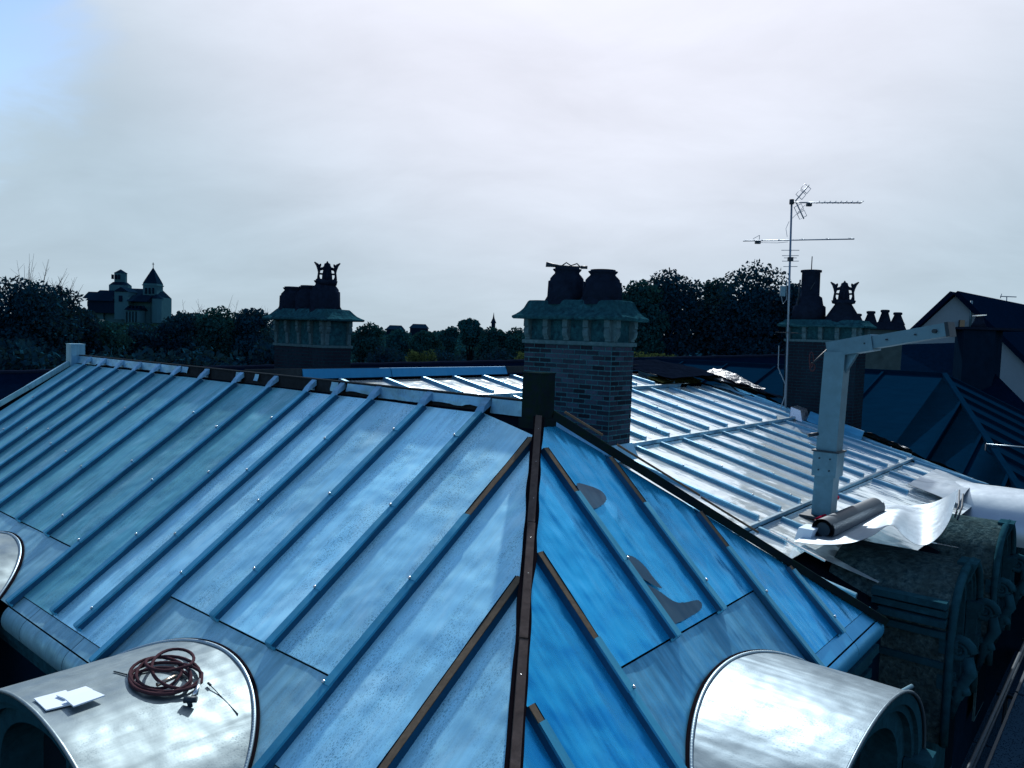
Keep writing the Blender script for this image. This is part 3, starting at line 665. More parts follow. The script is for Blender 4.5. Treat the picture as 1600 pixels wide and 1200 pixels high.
dormer(3, 5.35, 1.0, -2.73, .76, 3.0, M['plaster'], M['stone'], 'rough mossy barrel of the first stone dormer, zinc stripped off', seam=False, back=1.5, stone=True, legs=1.3)
dormer(3, 8.75, 1.0, -2.78, .76, 3.0, M['plaster'], M['stone'], 'rough plaster barrel of the second stone dormer', seam=False, back=1.6, stone=True, legs=1.3)
dormer(3, 12.1, 1.1, -2.70, .80, 3.3, M['newsheet'], M['stone'], 'gleaming new zinc barrel of the far right dormer', seam=False, back=1.5, legs=.12)
# saddle blending the new barrel into the slope
rough('dormer_saddle', M['newsheet'], lambda u, v: W(-1.1-.9*v, 10.6+2.6*u, ZR-(AM+1.1+.9*v)*T3+.02+.16*math.sin(math.pi*u)*v), 16, 8, .02, house, .01)
# mouldings on the side of the first stone dormer
for zz, ex in ((-3.05, .10), (-3.16, .07), (-3.27, .12), (-3.42, .05), (-3.8, .03)):
    m = MB(); m.box(W(-2.55, 4.36-ex*.5, zz), D1*.42, D2*(.03+ex*.5), UP*.04); m.build('cornice_moulding', M['stone'], house)
m = MB(); m.box(W(-2.5, 4.82, -4.6), D1*.40, D2*.46, UP*1.0); m.build('dormer_cheek', M['stone'], house)

# ------------------------------------------------------------------ walls, windows below the eaves
m = MB(); 
def wallbox(a0, a1, b0, b1, z0, z1, mat=None, name='wall'):
    m = MB(); m.box(W((a0+a1)/2, (b0+b1)/2, (z0+z1)/2), D1*abs(a1-a0)/2, D2*abs(b1-b0)/2, UP*(z1-z0)/2); return m.build(name, mat or M['wall'], house)
wallbox(-2.35, 11.6, -3.1, 3.4, -12.95, -3.2)
wallbox(-2.25, 11.0, 3.41, 14.2, -12.95, -3.4)
for z in (-3.42, -3.55, -3.72): wallbox(-2.36-(.12 if z > -3.5 else .06), -2.36, -3.2, 3.3, z-.05, z+.05, M['stone'], 'cornice')
for z in (-3.42, -3.55): wallbox(-2.35, 11.5, -3.1-(.12 if z > -3.5 else .06), -3.1, z-.05, z+.05, M['stone'], 'cornice')
for b in (.1, 5.3, 8.75, 12.1):
    m = MB(); m.box(W(-2.37, b, -6.4), D1*.02, D2*.55, UP*1.0); wf = m.build('window', M['stonel'], house)
    m = MB(); m.box(W(-2.395, b, -6.4), D1*.01, D2*.47, UP*.92); m.build('window_pane', M['glass'], wf)

# ------------------------------------------------------------------ chimneys
BR = {}
def brickmesh(l, hgt, d, mat):
    key = (round(l, 3), round(d, 3))
    if key not in BR:
        m = MB(); e = .004
        X, Y, Z = Vector((1, 0, 0))*l/2, Vector((0, 1, 0))*d/2, UP*hgt/2
        m.prism([-X-Y-Z, X-Y-Z, X+Y-Z, -X+Y-Z], [-X-Y+Z, X-Y+Z, X+Y+Z, -X+Y+Z])
        me = bpy.data.meshes.new('brick'); me.from_pydata([tuple(v) for v in m.v], [], m.f); me.materials.append(mat); BR[key] = me
    return BR[key]
ROT1 = math.atan2(D1.y, D1.x); ROT2 = math.atan2(D2.y, D2.x)
def chimney(a0, a1, b0, b1, zbase, zb, zc, label, group, pieces, capo=.2, pots=(), nbr=4, consoles=True, stuff=False, capz=.26):
    """brick stack a0..a1 x b0..b1, bricks up to zb, panelled stone frieze to zc, pagoda cap above"""
    ch = thing('chimney', W((a0+a1)/2, (b0+b1)/2, zbase), label, 'chimney', group)
    am, bm = (a0+a1)/2, (b0+b1)/2; ha, hb = (a1-a0)/2, (b1-b0)/2
    core = MB(); core.box(W(am, bm, (zbase+zb)/2), D1*(ha-.001), D2*(hb-.001), UP*(zb-zbase)/2); core.build('mortar_core', M['mortar2'] if stuff else M['mortar'], ch)
    cs = .079; n = int((zb-zbase)/cs); bh = .060
    joined = MB(); cnt = 0
    for i in range(n):
        z = zb-cs*(i+.5)
        for face in (0, 1):
            L = (a1-a0) if face == 0 else (b1-b0); off = 0 if i % 2 else .115; p = 0.0
            xs = []
            while p < L-.01:
                l = .218 if not (p == 0 and off) else .103
                q = min(L, p+l+.019)
                if L-q < .05: q = L
                xs.append((p, q)); p = q
            for (p, q) in xs:
                l = q-p-.019; jit = rnd.uniform(-.004, .004)
                if face == 0: loc = W(a0+(p+q)/2, b0+.05-.006+jit, z); rot = (0, 0, ROT1)
                else: loc = W(a0+.05-.006+jit, b0+(p+q)/2, z); rot = (0, 0, ROT2)
                if not stuff and cnt < 298 :
                    linked('brick', brickmesh(l, bh, .10, M['brick']), ch, loc, rot); cnt += 1
                else:
                    d = D1 if face == 0 else D2; e = D2 if face == 0 else D1; joined.box(loc, d*l/2, e*.05, UP*bh/2)
    if joined.v: joined.build('brickwork', M['brick'], ch, kind='stuff')
    # string course, frieze, consoles
    m = MB(); m.box(W(am, bm, zb+.03), D1*(ha+.035), D2*(hb+.035), UP*.03); m.build('string_course', M['stonel'], ch)
    m = MB(); m.box(W(am, bm, (zb+.06+zc)/2), D1*(ha-.03), D2*(hb-.03), UP*(zc-zb-.06)/2); m.build('frieze', M['stonec'], ch)
    if consoles:
        for face in (0, 1):
            L = (a1-a0) if face == 0 else (b1-b0); k = nbr if face == 0 else 2
            for j in range(k+1 if face == 0 else 2):
                t = (j/k if face == 0 else j)*(L-.14)+.07
                # S-shaped bracket profile extruded sideways
                prof = [(-.03, 0), (.07, 0), (.075, -.12), (.05, -.13), (.075, -.19), (.06, -.26), (.02, -.31), (.025, -.34), (.01, -(zc-zb-.07)), (-.03, -(zc-zb-.07))]
                if face == 0: o = W(a0+t, b0, zc); ax = D1; ou = -D2
                else: o = W(a0, b0+t, zc); ax = D2; ou = -D1
                m = MB(); m.prism([o+ou*x+UP*z-ax*.05 for x, z in prof], [o+ou*x+UP*z+ax*.05 for x, z in prof]); m.build('console', M['stonel'], ch)
    # pagoda cap: concave sides
    m = MB(); prof = [(capo-.02, 0), (capo, .02), (capo, .05), (capo*.72, .085), (capo*.42, .13), (capo*.16, .19), (0-.02, capz), (-.04, capz+.02)]
    rows = []
    for (o, z) in prof:
        r = []
        for sa, sb in ((-1, -1), (1, -1), (1, 1), (-1, 1)):
            pass
        n = 10
        for (ca, cb, da, db) in ((-1, -1, 1, 0), (1, -1, 0, 1), (1, 1, -1, 0), (-1, 1, 0, -1)):
            for q in range(n):
                t = q/n*2
                x = (ca+da*t)*(ha+o); y = (cb+db*t)*(hb+o)
                p = W(am+x, bm+y, zc+z); wv = noise.noise(p*4)*.018*(1 if .03 < z < capz else .6)
                r.append(p+UP*wv)
        rows.append(r)
    N_ = 40; i0 = 0
    for r in rows: m.v += r
    for k in range(len(rows)-1):
        for q in range(N_): m.f.append((k*N_+q, k*N_+(q+1) % N_, (k+1)*N_+(q+1) % N_, (k+1)*N_+q)); m.sm.append(False)
    m.f.append(tuple(range(N_))[::-1]); m.sm.append(False); m.f.append(tuple((len(rows)-1)*N_+q for q in range(N_))); m.sm.append(False)
    m.build('cap', M['stonec'], ch)
    for p in pots: p(ch, zc+capz)
    return ch
def squat_pot(a, b, r, top, metal=False):
    def f(ch, z):
        m = MB(); o = W(a, b, z)
        H = top-z
        m.lathe(o-UP*.05, [(r*1.34, 0), (r*1.28, .07), (r*1.16, .13)], 8, smooth=False, X=D1); m.build('pot_foot', M['pot'], ch)
        prof = [(r*1.20, 0), (r*1.13, .10), (r*1.10, H*.60), (r*1.00, H*.62), (r*.99, H*.68), (r*.86, H*.76), (r*.74, H*.82), (r*.72, H*.86), (r*.82, H*.91), (r*.86, H*.95), (r*.72, H*.96), (r*.72, H)]
        m = MB(); m.lathe(o, prof, 24); m.build('chimney_pot', M['pot'], ch)
    return f
def crown_top(a, b, r, z0, z1, facing=True, skirt=True):
    """crown-shaped terracotta finial: flared horns round a central knob, pierced"""
    def f(ch, z):
        o = W(a, b, z0); H = z1-z0; m = MB()
        if skirt: m.lathe(o, [(r*.95, -.12), (r*1.05, -.02), (r*.9, 0)], 16)
        m.lathe(o, [(r*.55, -.02), (r*.5, H*.30), (r*.42, H*.55), (r*.48, H*.7), (r*.34, H*.82), (r*.30, H*.93), (r*.12, H*.99)], 12)
        m.lathe(o+UP*H*.70, [(r*.1, 0), (r*.30, H*.06), (r*.33, H*.15), (r*.22, H*.24), (r*.05, H*.28)], 10)
        for k in range(4):
            an = math.pi*k/2-math.atan2(o.x, o.y); e = Vector((math.cos(an), math.sin(an), 0))
            m.tube([o+e*r*.80, o+e*r*.84+UP*H*.20, o+e*r*.80+UP*H*.42, o+e*r*.78+UP*H*.62, o+e*r*.98+UP*H*.86, o+e*r*1.26+UP*H*1.0], [r*.20, r*.12, r*.11, r*.20, r*.16, r*.06], 7)
            m.tube([o+e*r*.80+UP*H*.36, o+e*r*.42+UP*H*.34], r*.10, 5)
            m.tube([o+e*r*.80+UP*H*.60, o+e*r*.40+UP*H*.66], r*.16, 5)
            m.tube([o+e*r*.86+UP*H*.66, o+e*r*.70+UP*H*.84, o+e*r*.62+UP*H*.92], [r*.16, r*.14, r*.05], 6)
        m.build('crown_finial', M['pot'], ch)
    return f
gch = 'tall brick chimneys of the zinc roofed house'
def windcap(a, b, z, r):
    def f(ch, zz):
        m = MB(); o = W(a, b, z)
        X = Vector((1, 0, .0))
        m.tube([o-X*r*1.45+UP*.03, o-X*r*.5+UP*.005], [.045, .02], 8); m.tube([o-X*r*.5+UP*.01, o+X*r*1.2+UP*.0], .016, 6); m.tube([o+X*r*.9, o+X*r*1.35], .028, 6)
        m.tube([o-X*.1+UP*.01, o-X*.02+UP*.07, o+X*.06+UP*.02, o+X*.16+UP*.06, o+X*.22], .012, 5)
        m.build('metal_cowl', M['darksteel'], ch)
    return f
chimney(1.86, 3.62, 4.22, 4.88, -2.2, -.10, .31, 'big brick chimney beside the dark box finial, two squat pots on its pagoda cap', gch, None,
        capo=.17, capz=.30,
        pots=(squat_pot(3.02, 4.55, .285, 1.19), squat_pot(2.30, 4.55, .285, 1.13), windcap(3.02, 4.55, 1.205, .25)))
chimney(10.25, 12.3, 4.97, 5.75, -3.0, -.42, .22, 'brick chimney behind the left ridge with three joined pots and one crown finial', gch, None, stuff=True, capo=.22,
        pots=(squat_pot(12.1, 5.36, .30, 1.06), squat_pot(11.42, 5.36, .30, 1.08), squat_pot(10.78, 5.36, .32, 1.22), crown_top(10.72, 5.36, .24, 1.20, 1.62)))
def tallpot(a, b, z1):
    def f(ch, z):
        m = MB(); o = W(a, b, z); H = z1-z
        m.lathe(o, [(.42, 0), (.40, .38), (.34, .42), (.30, .62), (.235, .66), (.225, H-.06), (.26, H-.05), (.26, H), (.22, H)], 20); m.build('chimney_pot', M['pot'], ch)
        m = MB(); m.tube([o+UP*H, o+UP*(H+.36)], .012, 6); m.tube([o+Vector((-.34, -.1, .4)), o+Vector((-.33, -.15, H*.8))], .02, 6); m.tube([o+Vector((-.1, -.27, .8)), o+Vector((.0, -.26, H*.75))], .012, 5); m.build('rod', M['darksteel'], ch)
    return f
def conepot(a, b, z1):
    def f(ch, z):
        m = MB(); o = W(a, b, z); H = z1-z
        m.lathe(o, [(.48, -.05), (.46, .02), (.2, H-.12), (.27, H-.1), (.29, H-.03), (.2, H)], 20); m.build('chimney_pot', M['pot'], ch)
    return f
chimney(.95, 2.72, 13.95, 14.75, -3.2, .12, .50, 'brick chimney at the far roof edge with one tall pot and a crowned cone', gch, None, stuff=True, capo=.18, capz=.16,
        pots=(tallpot(2.3, 14.35, 1.98), conepot(1.45, 14.35, 1.22), crown_top(1.45, 14.35, .26, 1.20, 1.66, skirt=False)))

for (a_, b_, ha_, hb_) in ((2.74, 4.20, .93, .03), (1.83, 4.55, .03, .36)):
    m = MB(); z0 = ZR-(AM-a_)*T3
    if ha_ > hb_: m.prism([W(1.8, b_-.10, ZR-(AM-1.8)*T3-.06), W(3.66, b_-.10, ZR-(AM-3.66)*T3-.06), W(3.66, b_+.01, ZR-(AM-3.66)*T3-.06), W(1.8, b_+.01, ZR-(AM-1.8)*T3-.06)], [W(1.8, b_, ZR-(AM-1.8)*T3+.16), W(3.66, b_, ZR-(AM-3.66)*T3+.16), W(3.66, b_+.01, ZR-(AM-3.66)*T3+.16), W(1.8, b_+.01, ZR-(AM-1.8)*T3+.16)])
    else: m.prism([W(1.70, 4.16, z0-.1), W(1.85, 4.16, z0-.1), W(1.85, 4.94, z0-.1), W(1.70, 4.94, z0-.1)], [W(1.83, 4.19, z0+.15), W(1.85, 4.19, z0+.15), W(1.85, 4.91, z0+.15), W(1.83, 4.91, z0+.15)])
    m.build('chimney_flashing', M['upstand'], house)
# ------------------------------------------------------------------ TV aerial
def aerial():
    a, b = 2.55, 13.75; base = W(a, b, -1.6); Yb = base.y
    top = at(1237, 316, Yb); t = thing('tv_aerial', base, 'tall mast with three television aerials, strapped beside the far right chimney', 'aerial')
    m = MB(); m.tube([base, base*.5+top*.5, top], [.032, .028, .026], 8); m.build('mast', M['ant'], t)
    m = MB(); m.tube([top-UP*.05, top+UP*.07], .06, 8); m.build('mast_clamp', M['darksteel'], t)
    def P(x, y, dy=0): return at(x, y, Yb+dy)
    # upper antenna: boom to the right with cross elements seen nearly end-on and a V reflector
    m = MB(); m.tube([P(1240, 316.5), P(1346, 317, -.6)], .016, 6); m.build('boom', M['ant'], t)
    for k in range(9):
        f = (k+1)/9; x = 1270+76*f; c = P(x, 316.5, -.6*f); m = MB(); m.tube([c-Vector((.08, .30, .02)), c+Vector((.08, .30, .03))], .009, 5); m.build('element', M['ant'], t)
    m = MB(); m.box(P(1264, 320), Vector((.06, 0, 0)), Vector((0, .05, 0)), UP*.035); m.build('junction_box', M['darksteel'], t)
    for (x1, y1), (dx, dy) in (((1264, 289), (-10, -5)), ((1256, 342), (9, -5))):
        e = P(x1, y1); s = P(1243, 314); m = MB(); m.tube([s, e], .016, 6); r = m.build('reflector', M['ant'], t)
        d = (e-s); n = Vector((0, 1, 0)); side = d.cross(n).normalized()
        for f0 in (.25, .62):
            m = MB(); c0 = s+d*f0; c1 = s+d*(f0+.3); m.tube([c0-side*.10, c1-side*.10, c1+side*.10, c0+side*.10, c0-side*.10], .009, 5, cap=False); m.build('reflector_loop', M['ant'], r)
    # middle antenna
    m = MB(); m.tube([P(1161, 376.5, .5), P(1335, 373.5, -.5)], .015, 6); m.build('boom', M['ant'], t)
    for x in (1165, 1178, 1190, 1216, 1255, 1294, 1330):
        f = (x-1161)/174; c = P(x, 376.5-3*f, .5-f); m = MB(); m.tube([c-Vector((.12, .45, .05)), c+Vector((.12, .45, .09))], .008, 5); m.build('element', M['ant'], t)
    m = MB(); c = P(1184, 378.5, .4); m.box(c, Vector((.065, 0, 0)), Vector((0, .05, 0)), UP*.04); m.build('junction_box', M['darksteel'], t)
    c = P(1183, 373, .4); m = MB(); m.tube([c-Vector((.1, 0, 0)), c+Vector((.12, .2, .12)), c+Vector((.12, .2, 0))], .008, 5, cap=False); m.build('dipole', M['ant'], t)
    # lower small antenna with horizontal rods
    m = MB(); m.tube([P(1236, 390), P(1233.5, 416)], .012, 6); m.build('boom', M['ant'], t)
    for y, w in ((391, 14), (399.5, 13), (403, 10), (408, 13), (416.5, 11)):
        m = MB(); m.tube([P(1235-w, y), P(1235+w, y)], .008, 5); m.build('element', M['ant'], t)
    m = MB(); m.box(P(1235, 405), Vector((.06, 0, 0)), Vector((0, .05, 0)), UP*.05); m.build('junction_box', M['darksteel'], t)
    # cables, amplifier box
    m = MB(); m.box(P(1223, 455, -.1), Vector((.06, 0, 0)), Vector((0, .04, 0)), UP*.13); m.build('amplifier_box', M['galvd'], t)
    m = MB(); m.tube([P(1258, 320), P(1248, 331), P(1238, 341)], .006, 5, cap=False); m.tube([P(1233, 346), P(1228, 357), P(1230, 370)], .006, 5, cap=False); m.tube([P(1186, 379, .3), P(1215, 379.5), P(1231, 378)], .006, 5, cap=False)
    m.tube([P(1221, 463, -.1), P(1223, 475, -.1), P(1229, 468, -.1), P(1229, 440, -.1)], .010, 5, cap=False)
    m.tube([P(1217, 540, -.1), P(1216, 575, -.1), P(1227, 600, -.1), P(1226, 620, -.1), P(1219, 640, -.1)], .014, 5, cap=False); m.build('cable', M['ant'], t)
    m = MB(); m.tube([P(1212, 519, -.05), P(1310, 524, -.05)], .012, 5); m.build('strap', M['darksteel'], t)
aerial()

# ------------------------------------------------------------------ davit hoist
def davit():
    a, b = -.86, 6.28; zb = -2.66; t = thing('davit_hoist', W(a, b, zb), 'square aluminium hoist post with an angled arm standing on the main roof', 'hoist')
    w = .145; top = -.02
    def bx(m, o, ha, hb, hz): m.box(o, D1*ha, D2*hb, UP*hz)
    lean = Vector((.07, 0, 0))
    def PZ(z): return W(a, b, z)+lean*((z-zb)/2.6)
    m = MB(); 
    def sq(z, k=1): 
        o = PZ(z); return [o-D1*w*k-D2*w*k, o+D1*w*k-D2*w*k, o+D1*w*k+D2*w*k, o-D1*w*k+D2*w*k]
    m.prism(sq(zb), sq(-1.80)); m.build('lower_post', M['galvd'], t)
    m = MB(); m.prism(sq(-1.80, 1.06), sq(top-.05, 1.06)); m.build('upper_post', M['galvd'], t)
    m = MB(); m.prism(sq(-2.0, 1.25), sq(-1.62, 1.25)); cl = m.build('clamp_box', M['galvd'], t)
    m = MB(); m.prism(sq(-1.62, 1.4), sq(-1.595, 1.4)); m.build('clamp_plate', M['darksteel'], cl)
    m = MB(); c = PZ(top); e = onA(1483, 515, a-1.62); c2 = c+(e-c)*.0
    d = (e-c).normalized(); m.bar(c-d*.12, c+d*.60, .25, .24, UP); m.build('elbow', M['galvd'], t)
    m = MB(); m.bar(c+d*.58, e, .20, .185, UP); arm = m.build('arm', M['galvd'], t)
    m = MB(); m.bar(e-d*.01, e+d*.04, .21, .20, UP); m.build('arm_end', M['darksteel'], arm)
    m = MB(); s = d.cross(UP).normalized(); m.tube([e-d*.14-s*.15, e-d*.14+s*.15], .03, 8); m.build('pulley_pin', M['darksteel'], arm)
    # gusset
    q = c+d*.34-UP*.12; m = MB(); g = D2*.05
    m.prism([c-UP*.45-g-D1*.1, q-g-D1*.0, c-UP*.1-g, c-UP*.45-g], [c-UP*.45+g-D1*.1, q+g, c-UP*.1+g, c-UP*.45+g]); m.build('gusset', M['galvd'], t)
    m = MB(); m.tube([c-d*.1+UP*.08-D2*.0, at(1290-12, 560, c.y), at(1270, 568, c.y)], .016, 6); m.build('hook_rod', M['darksteel'], t)
    # rope loops
    m = MB(); 
    for (cx, cy, rx, ry) in ((1268, 562, 3.2, 12), (1269.5, 574, 4, 6)):
        m.tube([at(cx+rx*math.cos(k*.5236), cy+ry*math.sin(k*.5236), c.y) for k in range(13)], .009, 5, cap=False)
    m.build('rope', M['hose'], t)
    m = MB(); m.tube([PZ(-1.35)-D2*w+D1*w, PZ(-1.35)-D2*(w+.10)+D1*(w+.12)-UP*.03], .03, 8); m.build('crank_handle', M['darksteel'], t)
    m = MB(); bx(m, W(a, b, zb+.02), .28, .28, .02); m.build('base_plate', M['darksteel'], t)
    for zz in (-1.72, -1.9):
        for s_ in (-.08, .08):
            o_ = PZ(zz)-D2*(w*1.06 if zz > -1.6 else w*1.25)+D1*s_; m = MB(); m.tube([o_, o_-D2*.014], .014, 6); m.build('bolt', M['darksteel'], t)
    for f in (.3, .5, .75):
        o_ = c+d*(f*(e-c).length)-(d.cross(UP).normalized())*.0; sd = d.cross(UP).normalized(); sd = sd if sd.dot(-cf) > 0 else -sd
        m = MB(); m.tube([o_+sd*.09, o_+sd*.135], .013, 6); m.build('bolt', M['darksteel'], arm)
davit()
# red straps/clamps and white block at the foot of the hoist
for k, (aa, bb, ln, lb) in enumerate(((-.98, 5.72, .2, 'short red clamp lying left of the hoist post foot'), (-1.06, 5.92, .16, 'small red clamp just in front of the hoist post'), (-.75, 7.0, .25, 'long red clamp lying right of the hoist post foot'))):
    t = thing('red_clamp', P3(aa, bb, .02), lb, 'clamp', 'red clamps at the hoist foot')
    m = MB(); m.tube([P3(aa, bb-ln, .06), P3(aa, bb+ln, .06)], .038, 8); m.build('grip', M['red'], t); m = MB(); m.tube([P3(aa, bb-ln-.08, .06), P3(aa, bb-ln, .06)], .02, 6); m.build('screw', M['darksteel'], t)
m = MB(); m.box(P3(-1.12, 4.72, .09), D1*.10, D2*.16, N3*.09); m.build('block', M['plate'], label='pale block under the near end of the dark zinc roll', cat='block')
# rolled dark zinc
def roll():
    p = P3(-1.28, 4.72, .22); q = P3(-1.36, 6.95, .24); d = (q-p).normalized(); n = d.orthogonal().normalized(); b_ = d.cross(n); m = MB(); K = 90
    def S(u, v):
        th = u*math.pi*2*2.6; r = .165-.055*u; return p+(q-p)*v+n*(r*math.cos(th))+b_*(r*math.sin(th))
    m.grid(S, K, 2); m.grid(lambda u, v: p+(q-p)*v+n*(.1*math.cos(u*6.2832))+b_*(.1*math.sin(u*6.2832)), 24, 1)
    m.tube([p+(q-p)*.02, p+(q-p)*.98], .098, 20)
    m.build('zinc_roll', M['lead'], label='dark rolled-up zinc sheet lying across the loose bright sheet', cat='metal roll')
roll()
# loose curling bright sheet
def loose():
    fr = [(1240, 846, -2.62), (1285, 851, -2.58), (1330, 848, -2.53), (1362, 837, -2.43), (1392, 820, -2.30), (1415, 840, -2.42), (1438, 852, -2.50), (1462, 843, -2.42), (1484, 812, -2.22), (1497, 766, -1.93)]
    bk = [(1296, 818, -2.62), (1333, 800, -2.62), (1358, 790, -2.60), (1383, 787, -2.60), (1408, 789, -2.60), (1430, 789, -2.58), (1450, 787, -2.52), (1468, 781, -2.42), (1483, 773, -2.3), (1493, 766, -2.15)]
    def zplane(x, y, z): d = ray(x, y); return d*(z/d.z)
    F = [zplane(*p) for p in fr]; B = [zplane(*p) for p in bk]
    # keep the back edge just above the roof surface
    def cr_(P, t):
        n = len(P)-1; x = min(n-1e-6, t*n); i = int(x); f = x-i; p0, p1, p2, p3 = P[max(i-1, 0)], P[i], P[i+1], P[min(i+2, n)]
        return .5*((2*p1)+(p2-p0)*f+(2*p0-5*p1+4*p2-p3)*f*f+(3*p1-p0-3*p2+p3)*f**3)
    m = MB(); S = lambda u, v: cr_(F, u)*(1-v)+cr_(B, u)*v
    m.grid(S, 60, 12); m.grid(lambda u, v: S(u, v)-UP*.005, 60, 12, flip=True)
    m.build('loose_zinc_sheet', M['newsheet'], label='large bright loose zinc sheet curling up at its right end beside the hoist', cat='metal sheet')
loose()
m = MB(); ZP = lambda x, y, z: ray(x, y)*(z/ray(x, y).z); m.tube([ZP(1499, 766, -1.93), ZP(1498, 790, -2.08), ZP(1492, 808, -2.2)], .012, 6); m.tube([ZP(1505, 772, -1.96), ZP(1503, 792, -2.08), ZP(1496, 812, -2.2)], .012, 6)
m.build('sheet_clamp', M['darksteel'], label='thin twin steel bars gripping the raised end of the loose sheet', cat='clamp bars')
# strips of offcut below the sheet
for k, (x0, y0, x1, y1, a) in enumerate(((1458, 848, 1494, 855, -2.5), (1290, 893-26, 1287, 892, -2.2))[:1]):
    p, q = onA(x0, y0, a), onA(x1, y1, a); m = MB(); m.bar(p, q, .10, .012, UP); m.build('offcut_strip', M['newzinc'], label='short bright zinc offcut sticking out under the loose sheet', cat='metal strip')
p, q = P3(-.85, 4.02, .1), P3(-1.6, 4.0, .08); m = MB(); m.bar(p, q, .05, .02, N3); m.build('gutter_strip', M['newzinc'], label='narrow bright zinc strip lying along the right hip below the stepped roof', cat='metal strip')

# tarpaulins
rough('tarpaulin', M['tarp'], lambda u, v: W(6.1-1.6*v, 11.2+3.4*u, -.64+.13*math.sin(math.pi*min(1, u*1.1))*(1-v*.75)-.26*v), 26, 14, .03, None, .01, label='dark tarpaulin heaped over the far end of the main ridge', cat='tarpaulin')
rough('tarpaulin', M['foil'], lambda u, v: W(5.0-1.5*u, 13.75+.85*v+.15*u, ZR-(AM-5.0+1.5*u)*T3+.02+.20*v+.05*math.sin(u*5)), 30, 12, .05, None, .01, label='crumpled silvery sheet lying on the roof edge left of the aerial mast', cat='tarpaulin')
rough('tarpaulin', M['tarp'], lambda u, v: W(4.6-3.0*u, 14.0+.75*v, -1.0-.78*u+.10-.1*v), 30, 10, .08, None, .01, label='dark wrinkled sheeting running down the roof edge to the far chimney', cat='tarpaulin')

# ------------------------------------------------------------------ things on the left dormer
def D1Z(a, b):     # top of the left dormer cover
    k = (a-1.152)/1.449; return -2.693-.81+.81*math.sqrt(max(0, 1-k*k))
def hose():
    o = W(1.28, -3.2, D1Z(1.28, 0)); t = thing('hose', o, 'coiled brown gas hose with a torch nozzle on the left dormer roof', 'hose')
    Yc = at(258, 1045, 5.3)
    # coil drawn as loops with small lift above the metal
    loops = [(248, 1062, 50, 24, .02, .0), (262, 1058, 56, 24, .05, .5), (240, 1050, 42, 26, .03, 1.1), (277, 1052, 40, 26, .07, 1.8), (268, 1026, 32, 20, .16, 2.2), (252, 1066, 46, 18, .02, 2.9)]
    pts = []
    ph = 0
    for li, (cx, cy, rx, ry, hh, ro) in enumerate(loops):
        nx = loops[(li+1) % len(loops)]
        for k in range(26):
            f = k/26; an = ph+f*2*math.pi
            x = cx*(1-f)+nx[0]*f+(rx*(1-f)+nx[2]*f)*math.cos(an); y = cy*(1-f)+nx[1]*f+(ry*(1-f)+nx[3]*f)*math.sin(an); h_ = hh*(1-f)+nx[4]*f
            d = ray(x, y)
            # drop on to the barrel, lifted by h_
            lo, hi = 3.5, 7.5
            for _ in range(30):
                mid = (lo+hi)/2; p = d*mid; w_ = p-A0; aa = w_.dot(D1); zz = D1Z(aa, 0)+.014+h_*(1+.5*math.sin(an*1.5+li))*.5
                if p.z > zz: lo = mid
                else: hi = mid
            pts.append(d*lo)
        ph += .35
    m = MB(); sp = []
    for i in range(len(pts)-1):
        sp.append(pts[i])
    m.tube(sp, .0125, 8); m.build('hose_coil', M['hose'], t)
    def on(x, y, h_=.02):
        d = ray(x, y); lo, hi = 3.5, 7.5
        for _ in range(30):
            mid = (lo+hi)/2; p = d*mid; aa = (p-A0).dot(D1)
            if p.z > D1Z(aa, 0)+h_: lo = mid
            else: hi = mid
        return d*lo
    m = MB(); m.tube([on(312, 1062, .05), on(308, 1078, .09), on(302, 1088, .06)], [.011, .013, .018], 8); nz_ = m.build('nozzle_tube', M['clip'], t)
    c = on(297, 1096, .035); m = MB(); m.tube([c-Vector((.045, 0, -.01)), c+Vector((.045, .01, .012))], .024, 8); m.tube([c+Vector((-.02, 0, .03)), c-Vector((-.005, .0, .04))], .017, 8); m.build('torch_head', M['darksteel'], nz_)
    m = MB(); m.tube([on(245, 1070, .05), on(276, 1056, .06)], .016, 8); m.build('torch_handle', M['brass'], t)
    m = MB(); m.tube([on(178, 1049, .01), on(198, 1054, .01)], .006, 5); m.build('wire_end', M['darksteel'], t)
hose()
def plate(px, dz, label):
    pts = []
    for (x, y) in px:
        d = ray(x, y); lo, hi = 2.5, 7.5
        for _ in range(30):
            mid = (lo+hi)/2; p = d*mid; aa = (p-A0).dot(D1)
            if p.z > D1Z(aa, 0)+dz: lo = mid
            else: hi = mid
        pts.append(d*lo)
    m = MB(); m.prism([p-UP*.010 for p in pts], pts); m.build('sample_plate', M['plate'], label=label, cat='plate', group='white plates on the left dormer')
plate([(53, 1091), (103, 1078), (122, 1097), (72, 1109)], .018, 'leftmost of the three white plates on the left dormer roof')
plate([(88, 1086), (134, 1072), (145, 1077), (101, 1091)], .030, 'narrow middle white plate tucked behind the other two')
plate([(101, 1091), (143, 1077), (164, 1086), (115, 1103)], .044, 'rightmost white plate, nearest the coiled hose')
m = MB(); m.tube([onA(1, 1, 1)]*2, .001, 3) if False else None
# small fallen nail-like pin by the seam
def onD1(x, y, h_):
    d = ray(x, y); lo, hi = 3.5, 7.5
    for _ in range(30):
        mid = (lo+hi)/2; p = d*mid
        if p.z > D1Z((p-A0).dot(D1), 0)+h_: lo = mid
        else: hi = mid
    return d*lo
m = MB(); m.tube([onD1(327, 1069, .02), onD1(372, 1116, .004)], .004, 5); m.tube([onD1(325, 1067, .02), onD1(329, 1071, .02)], .010, 5); m.build('thin_rod', M['darksteel'], label='thin steel rod lying between the hose nozzle and the beaded seam', cat='rod')

